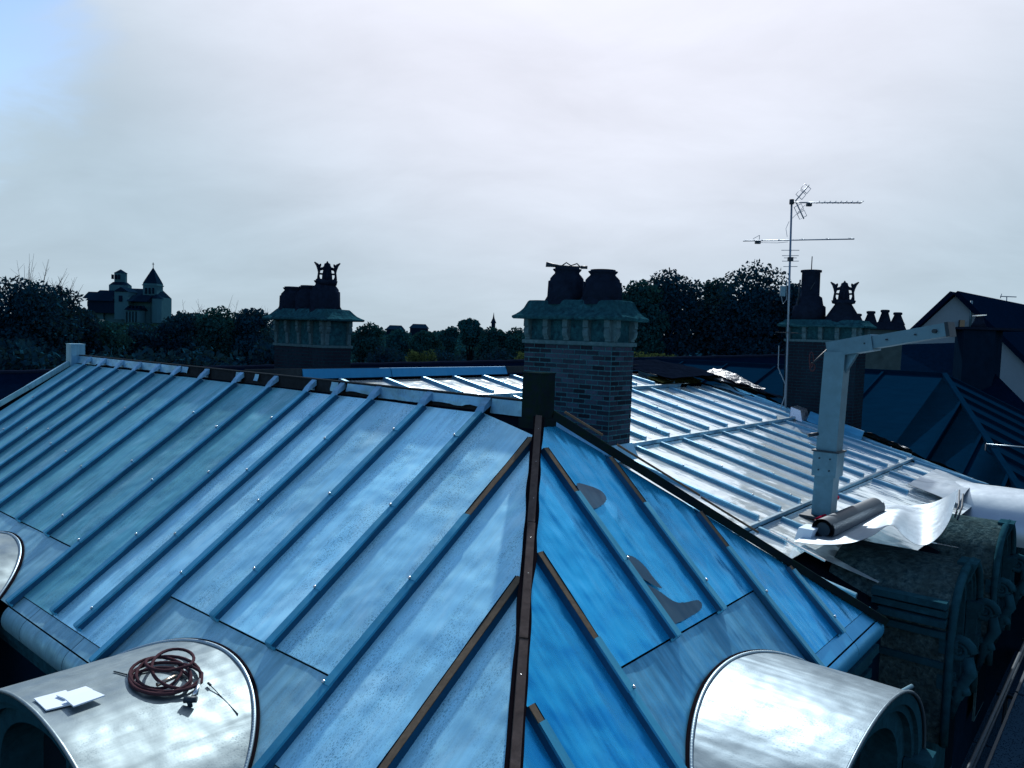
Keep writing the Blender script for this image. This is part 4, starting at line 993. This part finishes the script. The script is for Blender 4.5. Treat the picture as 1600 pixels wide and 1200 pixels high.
# ------------------------------------------------------------------ scaffold at lower right and lower left
def scaffold():
    z = -4.35; t = thing('scaffold', W(-3.6, 4, z-8.5), 'steel scaffold with perforated decks running along the facade at lower right', 'scaffold')
    for row, (a0, a1) in enumerate(((-3.62, -3.92), (-3.96, -4.26))):
        for i in range(6):
            b0 = -2.0+i*2.5+.03; b1 = b0+2.44
            m = MB(); m.box(W((a0+a1)/2, (b0+b1)/2, z), D1*.145, D2*(b1-b0)/2, UP*.02); dk = m.build('deck_plank', M['perf'], t)
            for aa in (a0, a1):
                m = MB(); m.box(W(aa+(.008 if aa == a0 else -.008), (b0+b1)/2, z+.005), D1*.014, D2*(b1-b0)/2, UP*.035); m.build('plank_rail', M['darksteel'], dk)
    for i in range(7):
        b = -2+i*2.5
        for aa in (-3.50, -4.36):
            m = MB(); m.tube([W(aa, b, -12.9), W(aa, b, z-.06 if aa > -4 else z-.05)], .024, 8); m.build('standard', M['darksteel'], t)
        m = MB(); m.tube([W(-3.4, b, z-.05), W(-4.5, b, z-.05)], .024, 8); m.build('transom', M['darksteel'], t)
    for aa, zz in ((-3.50, z-.0), (-4.36, z-.02), (-3.50, z+.12)):
        m = MB(); m.tube([W(aa, -2.2, zz), W(aa, 13.2, zz)], .024, 8); m.build('ledger', M['darksteel'], t)
    m = MB(); m.tube([W(-2.7, 1.75, -3.55), W(-3.0, 2.5, -3.42)], .02, 8); m.build('tie_tube', M['galvd'], t)
    # lower lift
    for row, (a0, a1) in enumerate(((-2.85, -3.15), (-3.18, -3.48))):
        for i in range(5):
            b0 = .5+i*2.5+.03; m = MB(); m.box(W((a0+a1)/2, b0+1.22, z-1.9), D1*.145, D2*1.22, UP*.02); m.build('deck_plank', M['perf'], t)
scaffold()

# ------------------------------------------------------------------ neighbouring buildings
def bbox_house(name, label, cat='house'): return thing(name, (0, 0, 0), label, cat)
def polyprism(pts, dvec, name, mat, parent):
    m = MB(); m.prism([Vector(p) for p in pts], [Vector(p)+Vector(dvec) for p in pts]); return m.build(name, mat, parent)
# long dark roof behind the main ridge
def longroof():
    p0 = W(16.0, -14, -1.22); t = thing('long_dark_roof_building', (p0.x, p0.y, -13), 'long low building with a dark tiled roof behind the whole zinc roof', 'building')
    l = at(-500, 590, 13.5+9); r = at(1230, 553, 33)
    # ridge line from left to right, real gable roof
    q0 = at(-60, 584, 22); q1 = at(1230, 556, 34); d = (q1-q0); s = Vector((d.y, -d.x, 0)).normalized()
    m = MB(); 
    m.prism([q0+s*4-UP*3, q1+s*4-UP*3, q1-s*4-UP*3, q0-s*4-UP*3], [q0+s*.02, q1+s*.02, q1-s*.02, q0-s*.02]); m.build('roof', M['slate'], t)
    m = MB(); m.tube([q0+(q1-q0)*(k/40)+UP*(.02*(k % 2)) for k in range(41)], .07, 6); m.build('ridge_tiles', M['brick2'], t)
    b = -13; m = MB(); m.prism([Vector((p.x, p.y, b)) for p in (q0+s*3.7, q1+s*3.7, q1-s*3.7, q0-s*3.7)], [Vector((p.x, p.y, q.z-3)) for p, q in ((q0+s*3.7, q0), (q1+s*3.7, q1), (q1-s*3.7, q1), (q0-s*3.7, q0))]); m.build('wall', M['wall'], t)
longroof()
# blue grey hipped zinc roof at right
def pavilion():
    r1 = at(1475, 587, 24); sl_ = .30; L = 11.0; K = 8.2
    t = thing('zinc_roof_pavilion', (r1.x, r1.y, -13), 'old blue-grey zinc hipped roof beyond the main roof at right', 'building')
    hr = 2/5.0          # hip runs out .4 m for every metre down the front
    def F(s, k): p = r1+D1*s-D2*k; return Vector((p.x, p.y, r1.z-sl_*k))
    def quad(pts, nm='zinc_sheet'):
        if (Vector(pts[1])-Vector(pts[0])).cross(Vector(pts[2])-Vector(pts[0])).z < 0: pts = pts[::-1]
        m = MB(); m.face(pts); m.build(nm, M['pavzinc'], t)
    ss = [L, 8.9, 7.1, 5.3, 3.5, 1.75, 0]
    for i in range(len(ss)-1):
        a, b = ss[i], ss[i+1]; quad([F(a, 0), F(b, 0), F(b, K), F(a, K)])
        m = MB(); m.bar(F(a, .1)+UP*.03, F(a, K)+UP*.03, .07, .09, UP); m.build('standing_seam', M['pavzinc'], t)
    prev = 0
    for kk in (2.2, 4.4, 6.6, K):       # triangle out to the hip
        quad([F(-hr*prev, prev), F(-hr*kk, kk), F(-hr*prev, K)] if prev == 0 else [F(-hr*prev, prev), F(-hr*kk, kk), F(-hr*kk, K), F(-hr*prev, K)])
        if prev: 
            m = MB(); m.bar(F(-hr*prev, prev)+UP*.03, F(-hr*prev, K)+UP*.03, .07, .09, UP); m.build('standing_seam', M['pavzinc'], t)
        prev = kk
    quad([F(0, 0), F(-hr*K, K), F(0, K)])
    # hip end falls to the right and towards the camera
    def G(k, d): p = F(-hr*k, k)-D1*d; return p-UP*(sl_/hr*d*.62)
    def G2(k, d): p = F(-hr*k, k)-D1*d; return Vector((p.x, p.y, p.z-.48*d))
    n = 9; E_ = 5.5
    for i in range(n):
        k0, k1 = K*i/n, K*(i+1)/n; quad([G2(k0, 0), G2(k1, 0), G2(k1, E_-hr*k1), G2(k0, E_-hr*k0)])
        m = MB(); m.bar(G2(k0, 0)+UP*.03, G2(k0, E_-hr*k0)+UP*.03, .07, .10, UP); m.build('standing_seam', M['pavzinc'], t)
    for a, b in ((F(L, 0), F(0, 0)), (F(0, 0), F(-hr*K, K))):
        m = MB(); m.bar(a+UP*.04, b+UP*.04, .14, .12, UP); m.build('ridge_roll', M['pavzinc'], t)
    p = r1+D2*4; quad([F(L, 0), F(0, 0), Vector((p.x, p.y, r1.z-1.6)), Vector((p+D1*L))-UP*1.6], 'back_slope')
    m = MB(); pl = [F(L, K-.4), F(-hr*K, K-.4), G2(K, 1.8), G2(0, E_-.4), Vector((p.x, p.y, -4)), p+D1*L]
    m.prism([Vector((q.x, q.y, -13)) for q in pl], [Vector((q.x, q.y, -5.2)) for q in pl]); m.build('wall', M['wall'], t)
    # guard wire posts
    p = at(1541, 694, 18.6); q = at(1640, 702, 18); g = thing('guard_rail', (p.x, p.y, -4.2), 'thin pale guard rail at the right edge above the new dormer', 'rail')
    m = MB(); m.tube([p, q], .018, 6); m.build('rail', M['galv'], g); m = MB(); m.tube([p, Vector((p.x, p.y, -4.2))], .02, 6); m.build('post', M['darksteel'], g)
    p = at(1586, 746, 17.5); q = at(1650, 749, 17); m = MB(); m.tube([p, q], .018, 6); m.build('rail', M['galv'], g)
pavilion()
# stone stack with four small pots
def stonestack():
    Y = 31; p0 = at(1318, 500, Y); p1 = at(1412, 500, Y); z1 = zpx(1365, 503, Y); zb = zpx(1365, 600, Y)
    t = thing('stone_chimney_stack', ((p0.x+p1.x)/2, Y, -13), 'wide pale stone chimney stack with a row of four small clay pots', 'chimney')
    m = MB(); m.prism([Vector((p0.x, Y, -13)), Vector((p1.x, Y, -13)), Vector((p1.x+.2, Y+1, -13)), Vector((p0.x+.2, Y+1, -13))], [Vector((p0.x, Y, z1-.3)), Vector((p1.x, Y, z1-.3)), Vector((p1.x+.2, Y+1, z1-.3)), Vector((p0.x+.2, Y+1, z1-.3))]); m.build('stack', M['render2'], t)
    m = MB(); m.prism([Vector((p0.x-.1, Y-.1, z1-.3)), Vector((p1.x+.1, Y-.1, z1-.3)), Vector((p1.x+.3, Y+1.1, z1-.3)), Vector((p0.x+.1, Y+1.1, z1-.3))], [Vector((p0.x, Y, z1)), Vector((p1.x, Y, z1)), Vector((p1.x+.2, Y+1, z1)), Vector((p0.x+.2, Y+1, z1))]); m.build('capstone', M['pot'], t)
    for x, y in ((1339, 490), (1360, 486), (1382, 484), (1402, 488)):
        o = at(x, 503, Y+.5); H = zpx(x, y, Y+.5)-o.z
        m = MB(); m.lathe(o-UP*.12, [(.30, 0), (.24, .12), (.13, H), (.17, H+.03), (.17, H+.10), (.13, H+.12)], 14); m.build('chimney_pot', M['pot'], t)
stonestack()
def gablehouse():
    Y = 48; ap = at(1493, 460, Y); le = at(1405, 540, Y); re = at(1600, 545, Y-7)
    t = thing('gable_house', (ap.x, Y, -13), 'pale rendered house with a steep dark roof and a big gable at the right edge', 'house')
    # gable wall faces left-near; ridge runs to the right-near of the picture
    dirg = Vector((.80, -.45, 0)).normalized(); L = 18; gw = Vector((.50, .866, 0)).normalized(); half = 5.6; H = 4.8
    rdir = Vector((.93, .36, 0)).normalized()      # ridge direction, going right-away
    wdir = Vector((.36, -.93, 0)).normalized()*1    # across, toward the camera
    Ag = ap; L0 = Ag-Vector((1, .0, 0))*6.2-UP*4.4; 
    cam_side = Ag+Vector((1, -.25, 0)).normalized()*6.8-UP*4.4
    left = at(1402, 545, Y+1.5); right = at(1625, 590, Y-3)
    m = MB(); back = Vector((.72, .69, 0)).normalized()*16
    m.prism([Vector((left.x, left.y, -13)), Vector((right.x, right.y, -13)), right, Ag-UP*.1, left], [Vector((left.x, left.y, -13))+back, Vector((right.x, right.y, -13))+back, right+back, Ag-UP*.1+back, left+back]); w = m.build('wall', M['render'], t)
    for p, q, nm in ((left, Ag, 0), (Ag, right, 1)):
        d = (q-p); ex = d.normalized()*.5; n = d.cross(back).normalized(); n = n if n.z > 0 else -n; o = -back.normalized()*.35
        p_, q_ = (p-ex, q) if nm == 0 else (p, q+ex)
        m = MB(); m.prism([p_+o, q_+o, q_+back, p_+back], [p_+o+n*.28, q_+o+n*.28, q_+back+n*.28, p_+back+n*.28]); m.build('roof', M['slate'], t)
    c = at(1556, 487, Y+6); m = MB(); m.box(c-UP*.7, Vector((.35, 0, 0)), Vector((0, .35, 0)), UP*1.1); m.build('roof_chimney', M['pot'], t)
    p = at(1518, 470, Y-.6); q = at(1516, 512, Y-.6); m = MB(); m.tube([p, q], .07, 6); m.build('flue_pipe', M['galvd'], t)
    for (x0, y0, x1, y1) in ((1499, 500, 1505, 524), (1488, 513, 1494, 522)):
        a = at(x0, y0, Y-.6); b = at(x1, y1, Y-.6); m = MB(); m.box((a+b)/2, Vector(((b.x-a.x)/2, 0, 0)), Vector((0, .08, 0)), UP*(a.z-b.z)/2); m.build('window', M['glass'], t)
    # right-hand extension of the roof seen to the frame edge
    e0 = at(1560, 484, Y+14); e1 = at(1760, 488, Y+14); m = MB(); m.prism([e0-UP*7+Vector((0, -5, 0)), e1-UP*7+Vector((0, -5, 0)), e1-UP*7+Vector((0, 6, 0)), e0-UP*7+Vector((0, 6, 0))], [e0, e1, e1+Vector((0, .1, 0)), e0+Vector((0, .1, 0))]); m.build('rear_roof', M['slate'], t)
    a = at(1573, 463, Y+8); bb = at(1573, 484, Y+8); g = thing('small_aerial', bb, 'small thin aerial on the far roof at the right edge', 'aerial')
    m = MB(); m.tube([bb-UP*.5, a], .035, 5); m.build('mast', M['ant'], g); m = MB(); m.tube([at(1563, 463, Y+8), at(1588, 464, Y+8)], .035, 5); m.build('boom', M['ant'], g)
    m = MB(); m.tube([at(1563, 466, Y+8), at(1565, 459, Y+8)], .03, 5); m.build('element', M['ant'], g)
gablehouse()
def darkroofs():
    t = thing('slate_roof_house', tuple(at(1470, 560, 34).xy)+(-13,), 'black slate roofed house between the stone stack and the gable house', 'house')
    a = at(1420, 540, 36); b = at(1506, 535, 34); c = at(1700, 700, 26); d = at(1330, 640, 30)
    e = at(1620, 640, 30)
    m = MB(); m.prism([Vector((a.x-1, 36, -13)), Vector((b.x, 34, -13)), Vector((c.x, 27, -13)), Vector((d.x, 30.5, -13))], [Vector((a.x-1, 36, a.z)), b, Vector((c.x, 27, e.z-1)), Vector((d.x, 30.5, -2.2))]); m.build('roof', M['slate'], t)
    # grey block chimney with pots
    k = thing('block_chimney', tuple(at(1540, 560, 31).xy)+(-4,), 'tall grey rendered block chimney on the black roof, right of the hoist arm', 'chimney')
    p = at(1507, 514, 31); q = at(1556, 514, 31); r = at(1568, 510, 32.5)
    zt = p.z; m = MB(); m.prism([Vector((p.x, 31, -4)), Vector((q.x, 31, -4)), Vector((r.x, 32.5, -4)), Vector((p.x+.5, 32.5, -4))], [Vector((p.x, 31, zt)), Vector((q.x, 31, zt)), Vector((r.x, 32.5, zt)), Vector((p.x+.5, 32.5, zt))]); m.build('stack', M['stone2'] if 'stone2' in M else M['wall'], k)
    m = MB(); m.box(Vector(((p.x+r.x)/2, 31.7, zt+.04)), Vector(((r.x-p.x)/2+.08, 0, 0)), Vector((0, .85, 0)), UP*.05); m.build('capstone', M['pot'], k)
    o = at(1529, 512, 31.6); m = MB(); m.lathe(o, [(.3, 0), (.2, .25), (.13, .42), (.15, .5)], 12); m.build('chimney_pot', M['pot'], k)
    m = MB(); m.box(o+UP*.50, Vector((.2, 0, .02)), Vector((0, .15, 0)), UP*.02); m.build('cowl', M['clip'], k)
darkroofs()
# left low roof in the dark
def leftroof():
    t = thing('low_roof_left', at(-40, 620, 24).xy.to_3d()-UP*13, 'low dark roof beyond the left hip, almost black', 'building')
    a = at(-300, 600, 26); b = at(140, 592, 26); m = MB(); m.prism([Vector((a.x, 18, -13)), Vector((b.x, 18, -13)), Vector((b.x, 30, -13)), Vector((a.x, 30, -13))], [Vector((a.x, 18, -4.2)), Vector((b.x, 18, -4.2)), Vector((b.x, 26, a.z)), Vector((a.x, 26, a.z))]); m.build('roof', M['slate'], t)
leftroof()

# ------------------------------------------------------------------ church on the hill
def church():
    Y = 265; base = at(205, 500, Y); t = thing('hill_church', (base.x, Y, base.z-6), 'romanesque church on the wooded hill with a stepped lantern tower and a pointed spire', 'church')
    def X(x): return at(x, 480, Y).x
    def Zz(y): return zpx(205, y, Y)-(.5)
    def zp(x, y): return zpx(x, y, Y)
    def octo(xc, w, y0, y1, name, mat, n=8, w2=None, dy=0):
        r = (X(xc+w/2)-X(xc-w/2))/2; r2 = r if w2 is None else (X(xc+w2/2)-X(xc-w2/2))/2
        m = MB(); m.lathe((X(xc), Y+dy, 0), [(r, zp(xc, y0)), (r2, zp(xc, y1))], n, smooth=False, X=Vector((math.cos(.39), math.sin(.39), 0))); return m.build(name, mat, t)
    def blk(x0, x1, y0, y1, dy, dd, name, mat):
        m = MB(); z0, z1 = zp((x0+x1)/2, y0), zp((x0+x1)/2, y1); m.box(Vector(((X(x0)+X(x1))/2, Y+dy, (z0+z1)/2)), Vector(((X(x1)-X(x0))/2, 0, 0)), Vector((0, dd, 0)), UP*(z1-z0)/2); return m.build(name, mat, t)
    def gab(x0, x1, ye, yr, dy, dd, mat=None, name='roof', hip=0):
        z0, z1 = zp((x0+x1)/2, ye), zp((x0+x1)/2, yr); m = MB(); xa, xb = X(x0), X(x1); h = (xb-xa)*hip
        m.prism([Vector((xa, Y+dy-dd, z0)), Vector((xb, Y+dy-dd, z0)), Vector((xb, Y+dy+dd, z0)), Vector((xa, Y+dy+dd, z0))], [Vector((xa+h, Y+dy-.02, z1)), Vector((xb-h, Y+dy-.02, z1)), Vector((xb-h, Y+dy+.02, z1)), Vector((xa+h, Y+dy+.02, z1))]); m.build(name, mat or M['chroof'], t)
    blk(175, 258, 505, 464, 0, 5, 'nave', M['church']); gab(176, 257, 464, 451, 0, 5.4, hip=.05)
    octo(188, 32, 470, 446, 'lantern_base', M['church']); octo(188, 32, 446, 441, 'lantern_roof', M['chroof'], w2=20)
    octo(188.5, 18, 443, 427, 'lantern_tower', M['church']); octo(188.5, 20, 427, 421, 'tower_roof', M['chroof'], w2=1)
    for dx in (-5, 0, 5): blk(188+dx-.9, 188+dx+.9, 437, 430, -3.0, .5, 'belfry_opening', M['chroof'])
    blk(232.5, 254, 478, 444, -2, 2.3, 'spire_tower', M['church'])
    m = MB(); r = (X(255)-X(231.5))/2*1.3; m.lathe((X(243.3), Y-2, 0), [(r, zp(243, 444)), (r*.82, zp(243, 439)), (.08, zp(243, 419))], 4, smooth=False, X=Vector((.707, .707, 0))); m.build('spire', M['chroof'], t)
    m = MB(); m.tube([Vector((X(243.3), Y-2, zp(243, 420))), Vector((X(243.3), Y-2, zp(243, 411)))], .12, 5); m.tube([Vector((X(241.5), Y-2, zp(243, 413.5))), Vector((X(245), Y-2, zp(243, 413.5)))], .1, 5); m.build('cross', M['chroof'], t)
    for dx in (-5.5, 0, 5.5): blk(243.3+dx-1, 243.3+dx+1, 460, 451, -4.4, .4, 'belfry_opening', M['chroof'])
    blk(152, 176, 500, 468, -3, 3, 'choir', M['church']); gab(146, 180, 468, 457, -3, 4)
    blk(160, 200, 490, 470, -6, 3, 'chapel', M['chroof']); gab(158, 200, 472, 455, -5, 5, hip=.25)
    blk(200, 221, 500, 458, -6, 3, 'transept', M['church']); m = MB()
    z0, z1 = zp(210, 458), zp(210, 451); m.prism([Vector((X(199), Y-9.4, z0)), Vector((X(222), Y-9.4, z0)), Vector((X(210.5), Y-9.4, z1))], [Vector((X(199), Y-2, z0)), Vector((X(222), Y-2, z0)), Vector((X(210.5), Y-2, z1))]); m.build('transept_roof', M['chroof'], t)
    blk(207, 212, 473, 464, -9.1, .2, 'transept_window', M['chroof'])
    gab(220, 250, 473, 463, -6, 4); blk(221, 240, 505, 486, -8, 2, 'aisle', M['church']); gab(219, 242, 486, 479, -8, 3)
    for k in range(5): blk(223+k*5.5-.8, 223+k*5.5+.8, 483.5, 480, -9.6, .6, 'clerestory_window', M['chroof'])
    for k in range(6): blk(176+k*4.6-.6, 176+k*4.6+.6, 462, 457.5, -4.6, .5, 'lantern_window', M['chroof'])
    for k in range(5): blk(221+k*4.7-.5, 221+k*4.7+.5, 504, 488, -10.4, .7, 'buttress', M['church'])
    for k in range(3): blk(154+k*7-.7, 154+k*7+.7, 480, 472, -6.3, .5, 'choir_window', M['chroof'])
    blk(231.6, 254.9, 447.6, 446, -2, 2.6, 'tower_cornice', M['church'])
    octo(256, 18, 505, 468, 'apse', M['church'], dy=-5); octo(256, 19, 468, 461, 'apse_roof', M['chroof'], w2=3, dy=-5)
church()
def vspire():
    Y = 520; p = at(771, 505, Y); t = thing('village_spire', (p.x, Y, p.z-12), 'tiny pointed village spire among the far trees in the middle', 'church')
    m = MB(); m.box(p-UP*6, Vector((1.3, 0, 0)), Vector((0, 1.3, 0)), UP*6); m.build('tower', M['chroof'], t)
    m = MB(); m.lathe(p, [(2.0, 0), (.6, zpx(771, 497, Y)-p.z), (.05, zpx(771, 488, Y)-p.z)], 6, smooth=False); m.build('spire', M['chroof'], t)
vspire()
for i, (x, y, w, lb) in enumerate(((618, 509, 13, 'far dark roofed villa half hidden by trees left of the middle'), (655, 507, 14, 'second far villa roof with a ridge spike, right of the first'))):
    Y = 430; p = at(x, y+6, Y); t = thing('far_villa', (p.x, Y, p.z-10), lb, 'house'); hw = w/FPX*Y
    m = MB(); m.box(p-UP*5, Vector((hw*.9, 0, 0)), Vector((0, 5, 0)), UP*5); m.build('wall', M['wall'], t)
    m = MB(); m.prism([p+Vector((-hw, -6, 0)), p+Vector((hw, -6, 0)), p+Vector((hw, 6, 0)), p+Vector((-hw, 6, 0))], [p+Vector((-hw*.7, 0, 2.4)), p+Vector((hw*.7, 0, 2.4)), p+Vector((hw*.7, .1, 2.4)), p+Vector((-hw*.7, .1, 2.4))]); m.build('roof', M['chroof'], t)

# ------------------------------------------------------------------ trees
import array
def leaf_object(name, pts, size, mat, parent, seed):
    r = random.Random(seed); V = []; F = []
    for p in pts:
        s = size*r.uniform(.55, 1.35); u = Vector((r.gauss(0, 1), r.gauss(0, 1), r.gauss(0, .7))).normalized(); v = u.orthogonal().normalized(); v = Matrix.Rotation(r.uniform(0, 6.28), 3, u) @ v; w = u.cross(v)
        i = len(V); V += [tuple(p+v*s), tuple(p+w*s*.55), tuple(p-v*s*.9), tuple(p-w*s*.6)]; F.append((i, i+1, i+2, i+3))
    m = MB(); m.v = [Vector(x) for x in V]; m.f = F; m.sm = [False]*len(F); return m.build(name, mat, parent)
def tree(x, ytop, Y, wpx, label, seed, mat='leafd', n=3500, leaf=.22, base=-13, name='broadleaf_tree', twigs=0, clumps=26, squash=1.0, group=None, drop=1.0, cat='tree'):
    r = random.Random(seed); top = at(x, ytop, Y); W_ = wpx/FPX*Y/2; H = top.z-base; ch = min(H*.85, W_*2.3*squash)*drop
    t = thing(name, (top.x, Y, base), label, cat, group)
    m = MB(); m.tube([Vector((top.x, Y, base)), Vector((top.x+W_*.05, Y, base+H*.3)), Vector((top.x, Y, top.z-ch*.35))], [W_*.10, W_*.075, W_*.02], 8); tr = m.build('trunk', M['bark'], t)
    cz = top.z-ch*.5; pts = []; cl = []
    for k in range(clumps):
        for _ in range(50):
            p = Vector((r.uniform(-1, 1), r.uniform(-1, 1), r.uniform(-1, 1)))
            if .2 < p.length < .86: break
        k_ = 1.0-.25*max(0, -p.z)
        c = Vector((top.x+p.x*W_*.86*k_, Y+p.y*W_*.8*k_, cz+p.z*ch*.44)); rr = W_*r.uniform(.24, .46)
        cl.append((c, rr))
    # limbs
    for c, rr in cl[:10]:
        b0 = Vector((top.x, Y, base+H*r.uniform(.32, .6))); m = MB(); m.tube([b0, b0.lerp(c, .5)+UP*rr*.4, c], [W_*.035, W_*.022, W_*.008], 5); m.build('limb', M['bark'], tr)
    cl.append((Vector((top.x, Y, top.z-W_*.36)), W_*.36)); cl.append((Vector((top.x+W_*.3, Y, top.z-W_*.5)), W_*.38)); cl.append((Vector((top.x-W_*.3, Y, top.z-W_*.55)), W_*.38))
    tot = sum(c[1]**2 for c in cl)
    for c, rr in cl:
        for _ in range(int(n*rr*rr/tot)):
            d = Vector((r.gauss(0, 1), r.gauss(0, 1), r.gauss(0, 1))).normalized(); q = r.random()**.4; p = c+Vector((d.x*rr, d.y*rr, d.z*rr*.8))*q
            if noise.noise(p*(1.1/max(.3, W_*.12))+Vector((seed, 0, 0))) > (-.26 if n > 10000 else -.4): pts.append(p)
    leaf_object('crown', pts, leaf, M[mat], t, seed)
    if twigs:
        m = MB()
        for k in range(twigs):
            an = r.uniform(-.9, .9); b0 = Vector((top.x+math.sin(an)*W_*.5, Y+r.uniform(-1, 1), top.z-ch*.28)); L = ch*r.uniform(.18, .42)
            e = b0+Vector((math.sin(an)*L*.75, 0, math.cos(an)*L)); mid = b0.lerp(e, .5)+Vector((r.uniform(-.2, .2), 0, .1)); m.tube([b0, mid, e], [.03, .018, .006], 4)
            for _ in range(3):
                s = b0.lerp(e, r.uniform(.3, .8)); m.tube([s, s+Vector((r.uniform(-.5, .5), r.uniform(-.3, .3), r.uniform(.3, .8)))], [.011, .005], 3)
        m.build('bare_twigs', M['bark'], tr)
    return t
gl = 'trees on the left below the church'
tree(35, 425, 62, 190, 'big dark tree at the left edge with bare twigs above its crown', 11, n=16000, leaf=.17, twigs=26, group=gl, clumps=40)
tree(88, 440, 66, 120, 'dark tree right of the bare-twigged one, leaning over its shoulder', 12, n=10000, leaf=.17, twigs=12, group=gl, clumps=30)
tree(118, 474, 70, 90, 'lower dark tree just left of the church', 13, n=8000, leaf=.17, group=gl)
tree(160, 494, 72, 110, 'rounded dark tree in front of the church choir', 14, n=8000, leaf=.18, mat='leafm', group=gl)
tree(215, 503, 75, 110, 'rounded dark tree directly under the church nave', 15, n=8000, leaf=.18, group=gl)
tree(285, 481, 78, 100, 'tree right of the church spire with a fuzzy top', 16, n=9000, leaf=.18, twigs=6, group=gl)
tree(345, 474, 76, 110, 'greener tree midway between church and left chimney', 17, n=9000, leaf=.18, mat='leafm', twigs=5, group=gl)
tree(400, 478, 74, 100, 'dark tree touching the left side of the left chimney', 18, n=9000, leaf=.18, twigs=8, group=gl)
tree(-60, 450, 60, 160, 'dark tree cut by the left frame edge', 19, n=3000, leaf=.24, group=gl)
tree(30, 520, 40, 200, 'black undergrowth tree at the far left above the hip', 20, n=3500, leaf=.2, group=gl, squash=.7)
tree(170, 530, 42, 210, 'black low tree behind the zinc box finial', 21, n=3500, leaf=.2, group=gl, squash=.7)
tree(310, 528, 42, 200, 'black low tree above the middle of the left ridge', 22, n=3500, leaf=.2, group=gl, squash=.7)
tree(450, 520, 44, 160, 'low dark tree right behind the left chimney', 23, n=3000, leaf=.2, group=gl, squash=.7)
gm = 'trees in the middle distance'
for i, (x, y, Y, w, mt, lb) in enumerate((
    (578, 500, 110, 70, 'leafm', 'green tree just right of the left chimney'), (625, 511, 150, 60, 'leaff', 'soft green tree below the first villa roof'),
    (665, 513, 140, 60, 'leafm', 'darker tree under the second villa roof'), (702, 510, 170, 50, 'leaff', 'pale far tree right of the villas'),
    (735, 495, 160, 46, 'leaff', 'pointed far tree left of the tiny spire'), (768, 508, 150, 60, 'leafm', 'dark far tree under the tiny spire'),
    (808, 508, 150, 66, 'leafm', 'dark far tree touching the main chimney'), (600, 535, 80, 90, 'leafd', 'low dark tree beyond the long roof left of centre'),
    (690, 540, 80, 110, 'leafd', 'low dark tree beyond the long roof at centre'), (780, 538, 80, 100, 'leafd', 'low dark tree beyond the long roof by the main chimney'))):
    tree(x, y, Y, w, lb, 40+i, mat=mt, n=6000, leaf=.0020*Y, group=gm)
gr = 'tall trees behind the right chimneys'
tree(1000, 432, 64, 110, 'tall dark tree rising right behind the main chimney', 60, mat='leafm', n=20000, leaf=.17, clumps=60, group=gr, drop=1.3)
tree(1047, 414, 66, 150, 'broad round dark tree right of the main chimney', 61, n=30000, leaf=.17, clumps=80, group=gr, drop=1.3)
tree(1118, 430, 68, 90, 'slim dark tree between the two broad ones', 62, mat='leafm', n=17000, leaf=.17, clumps=60, group=gr, drop=1.5)
tree(1183, 400, 64, 160, 'tallest dark tree behind the aerial mast', 63, n=40000, leaf=.17, clumps=110, group=gr, drop=1.5)
tree(1243, 440, 62, 70, 'narrow dark tree between mast and tall pot', 64, n=12000, leaf=.17, clumps=44, group=gr, drop=1.3)
tree(1290, 545, 60, 120, 'low dark tree behind the right chimney', 65, n=2500, leaf=.22, group=gr)
tree(1100, 540, 45, 260, 'black low tree mass behind the far end of the main ridge', 66, n=5000, leaf=.2, group=gr, squash=.7)
tree(930, 520, 60, 160, 'dark low tree hidden behind the main chimney', 67, n=3000, leaf=.22, group=gr)
# light olive shrubs catching sun behind the long roof
for i, (x, y, w, lb) in enumerate(((660, 545, 42, 'olive shrub lit by the sun, left of centre behind the long roof'), (822, 549, 34, 'olive shrub peeking out left of the main chimney'), (1025, 550, 70, 'row of sunlit olive reeds right of the main chimney'))):
    Y = 37; t = thing('shrub', (at(x, y, Y).x, Y, -2.6), lb, 'shrub', 'sunlit shrubs behind the long roof'); r = random.Random(80+i); W_ = w/FPX*Y/2; pts = []
    tp = at(x, y, Y)
    m = MB()
    for k in range(30 if i < 2 else 46):
        bx = tp.x+r.uniform(-W_, W_); m.tube([Vector((bx, Y+r.uniform(-.3, .3), -2.6)), Vector((bx+r.uniform(-.1, .1), Y, tp.z-r.uniform(0, .5)))], [.02, .006], 4)
        hh = tp.z-r.uniform(0, .45)
        for _ in range(40): pts.append(Vector((bx+r.gauss(0, .09), Y+r.gauss(0, .15), hh-abs(r.gauss(0, .4)))))
    m.build('stems', M['bark'], t); leaf_object('foliage', pts, .055, M['leafl'], t, 5+i)
# far woods on both hills: reads as one mass
def wood(name, prof, Y, spread, n, leaf, mat, seed):
    r = random.Random(seed); pts = []
    for _ in range(n):
        k = r.random()*(len(prof)-1); i = int(k); f = k-i; x = prof[i][0]*(1-f)+prof[i+1][0]*f; y = prof[i][1]*(1-f)+prof[i+1][1]*f
        yy = Y-r.random()*spread; p = at(x, y, Y); bump = noise.noise(Vector((p.x*.06, yy*.03, seed)))*3.5+noise.noise(Vector((p.x*.25, yy*.1, seed)))*1.5
        dz = (Y-yy)/spread; pts.append(Vector((p.x*yy/Y, yy, p.z+bump-dz*11-abs(r.gauss(0, 2.0)))))
    leaf_object(name, pts, leaf, mat, None, seed)['kind'] = 'stuff'
    o = [o for o in bpy.data.objects if o.name.startswith(name)][-1]; o['label'] = 'far woodland covering the ' + ('church hill' if Y < 400 else 'distant skyline hills'); o['category'] = 'woodland'
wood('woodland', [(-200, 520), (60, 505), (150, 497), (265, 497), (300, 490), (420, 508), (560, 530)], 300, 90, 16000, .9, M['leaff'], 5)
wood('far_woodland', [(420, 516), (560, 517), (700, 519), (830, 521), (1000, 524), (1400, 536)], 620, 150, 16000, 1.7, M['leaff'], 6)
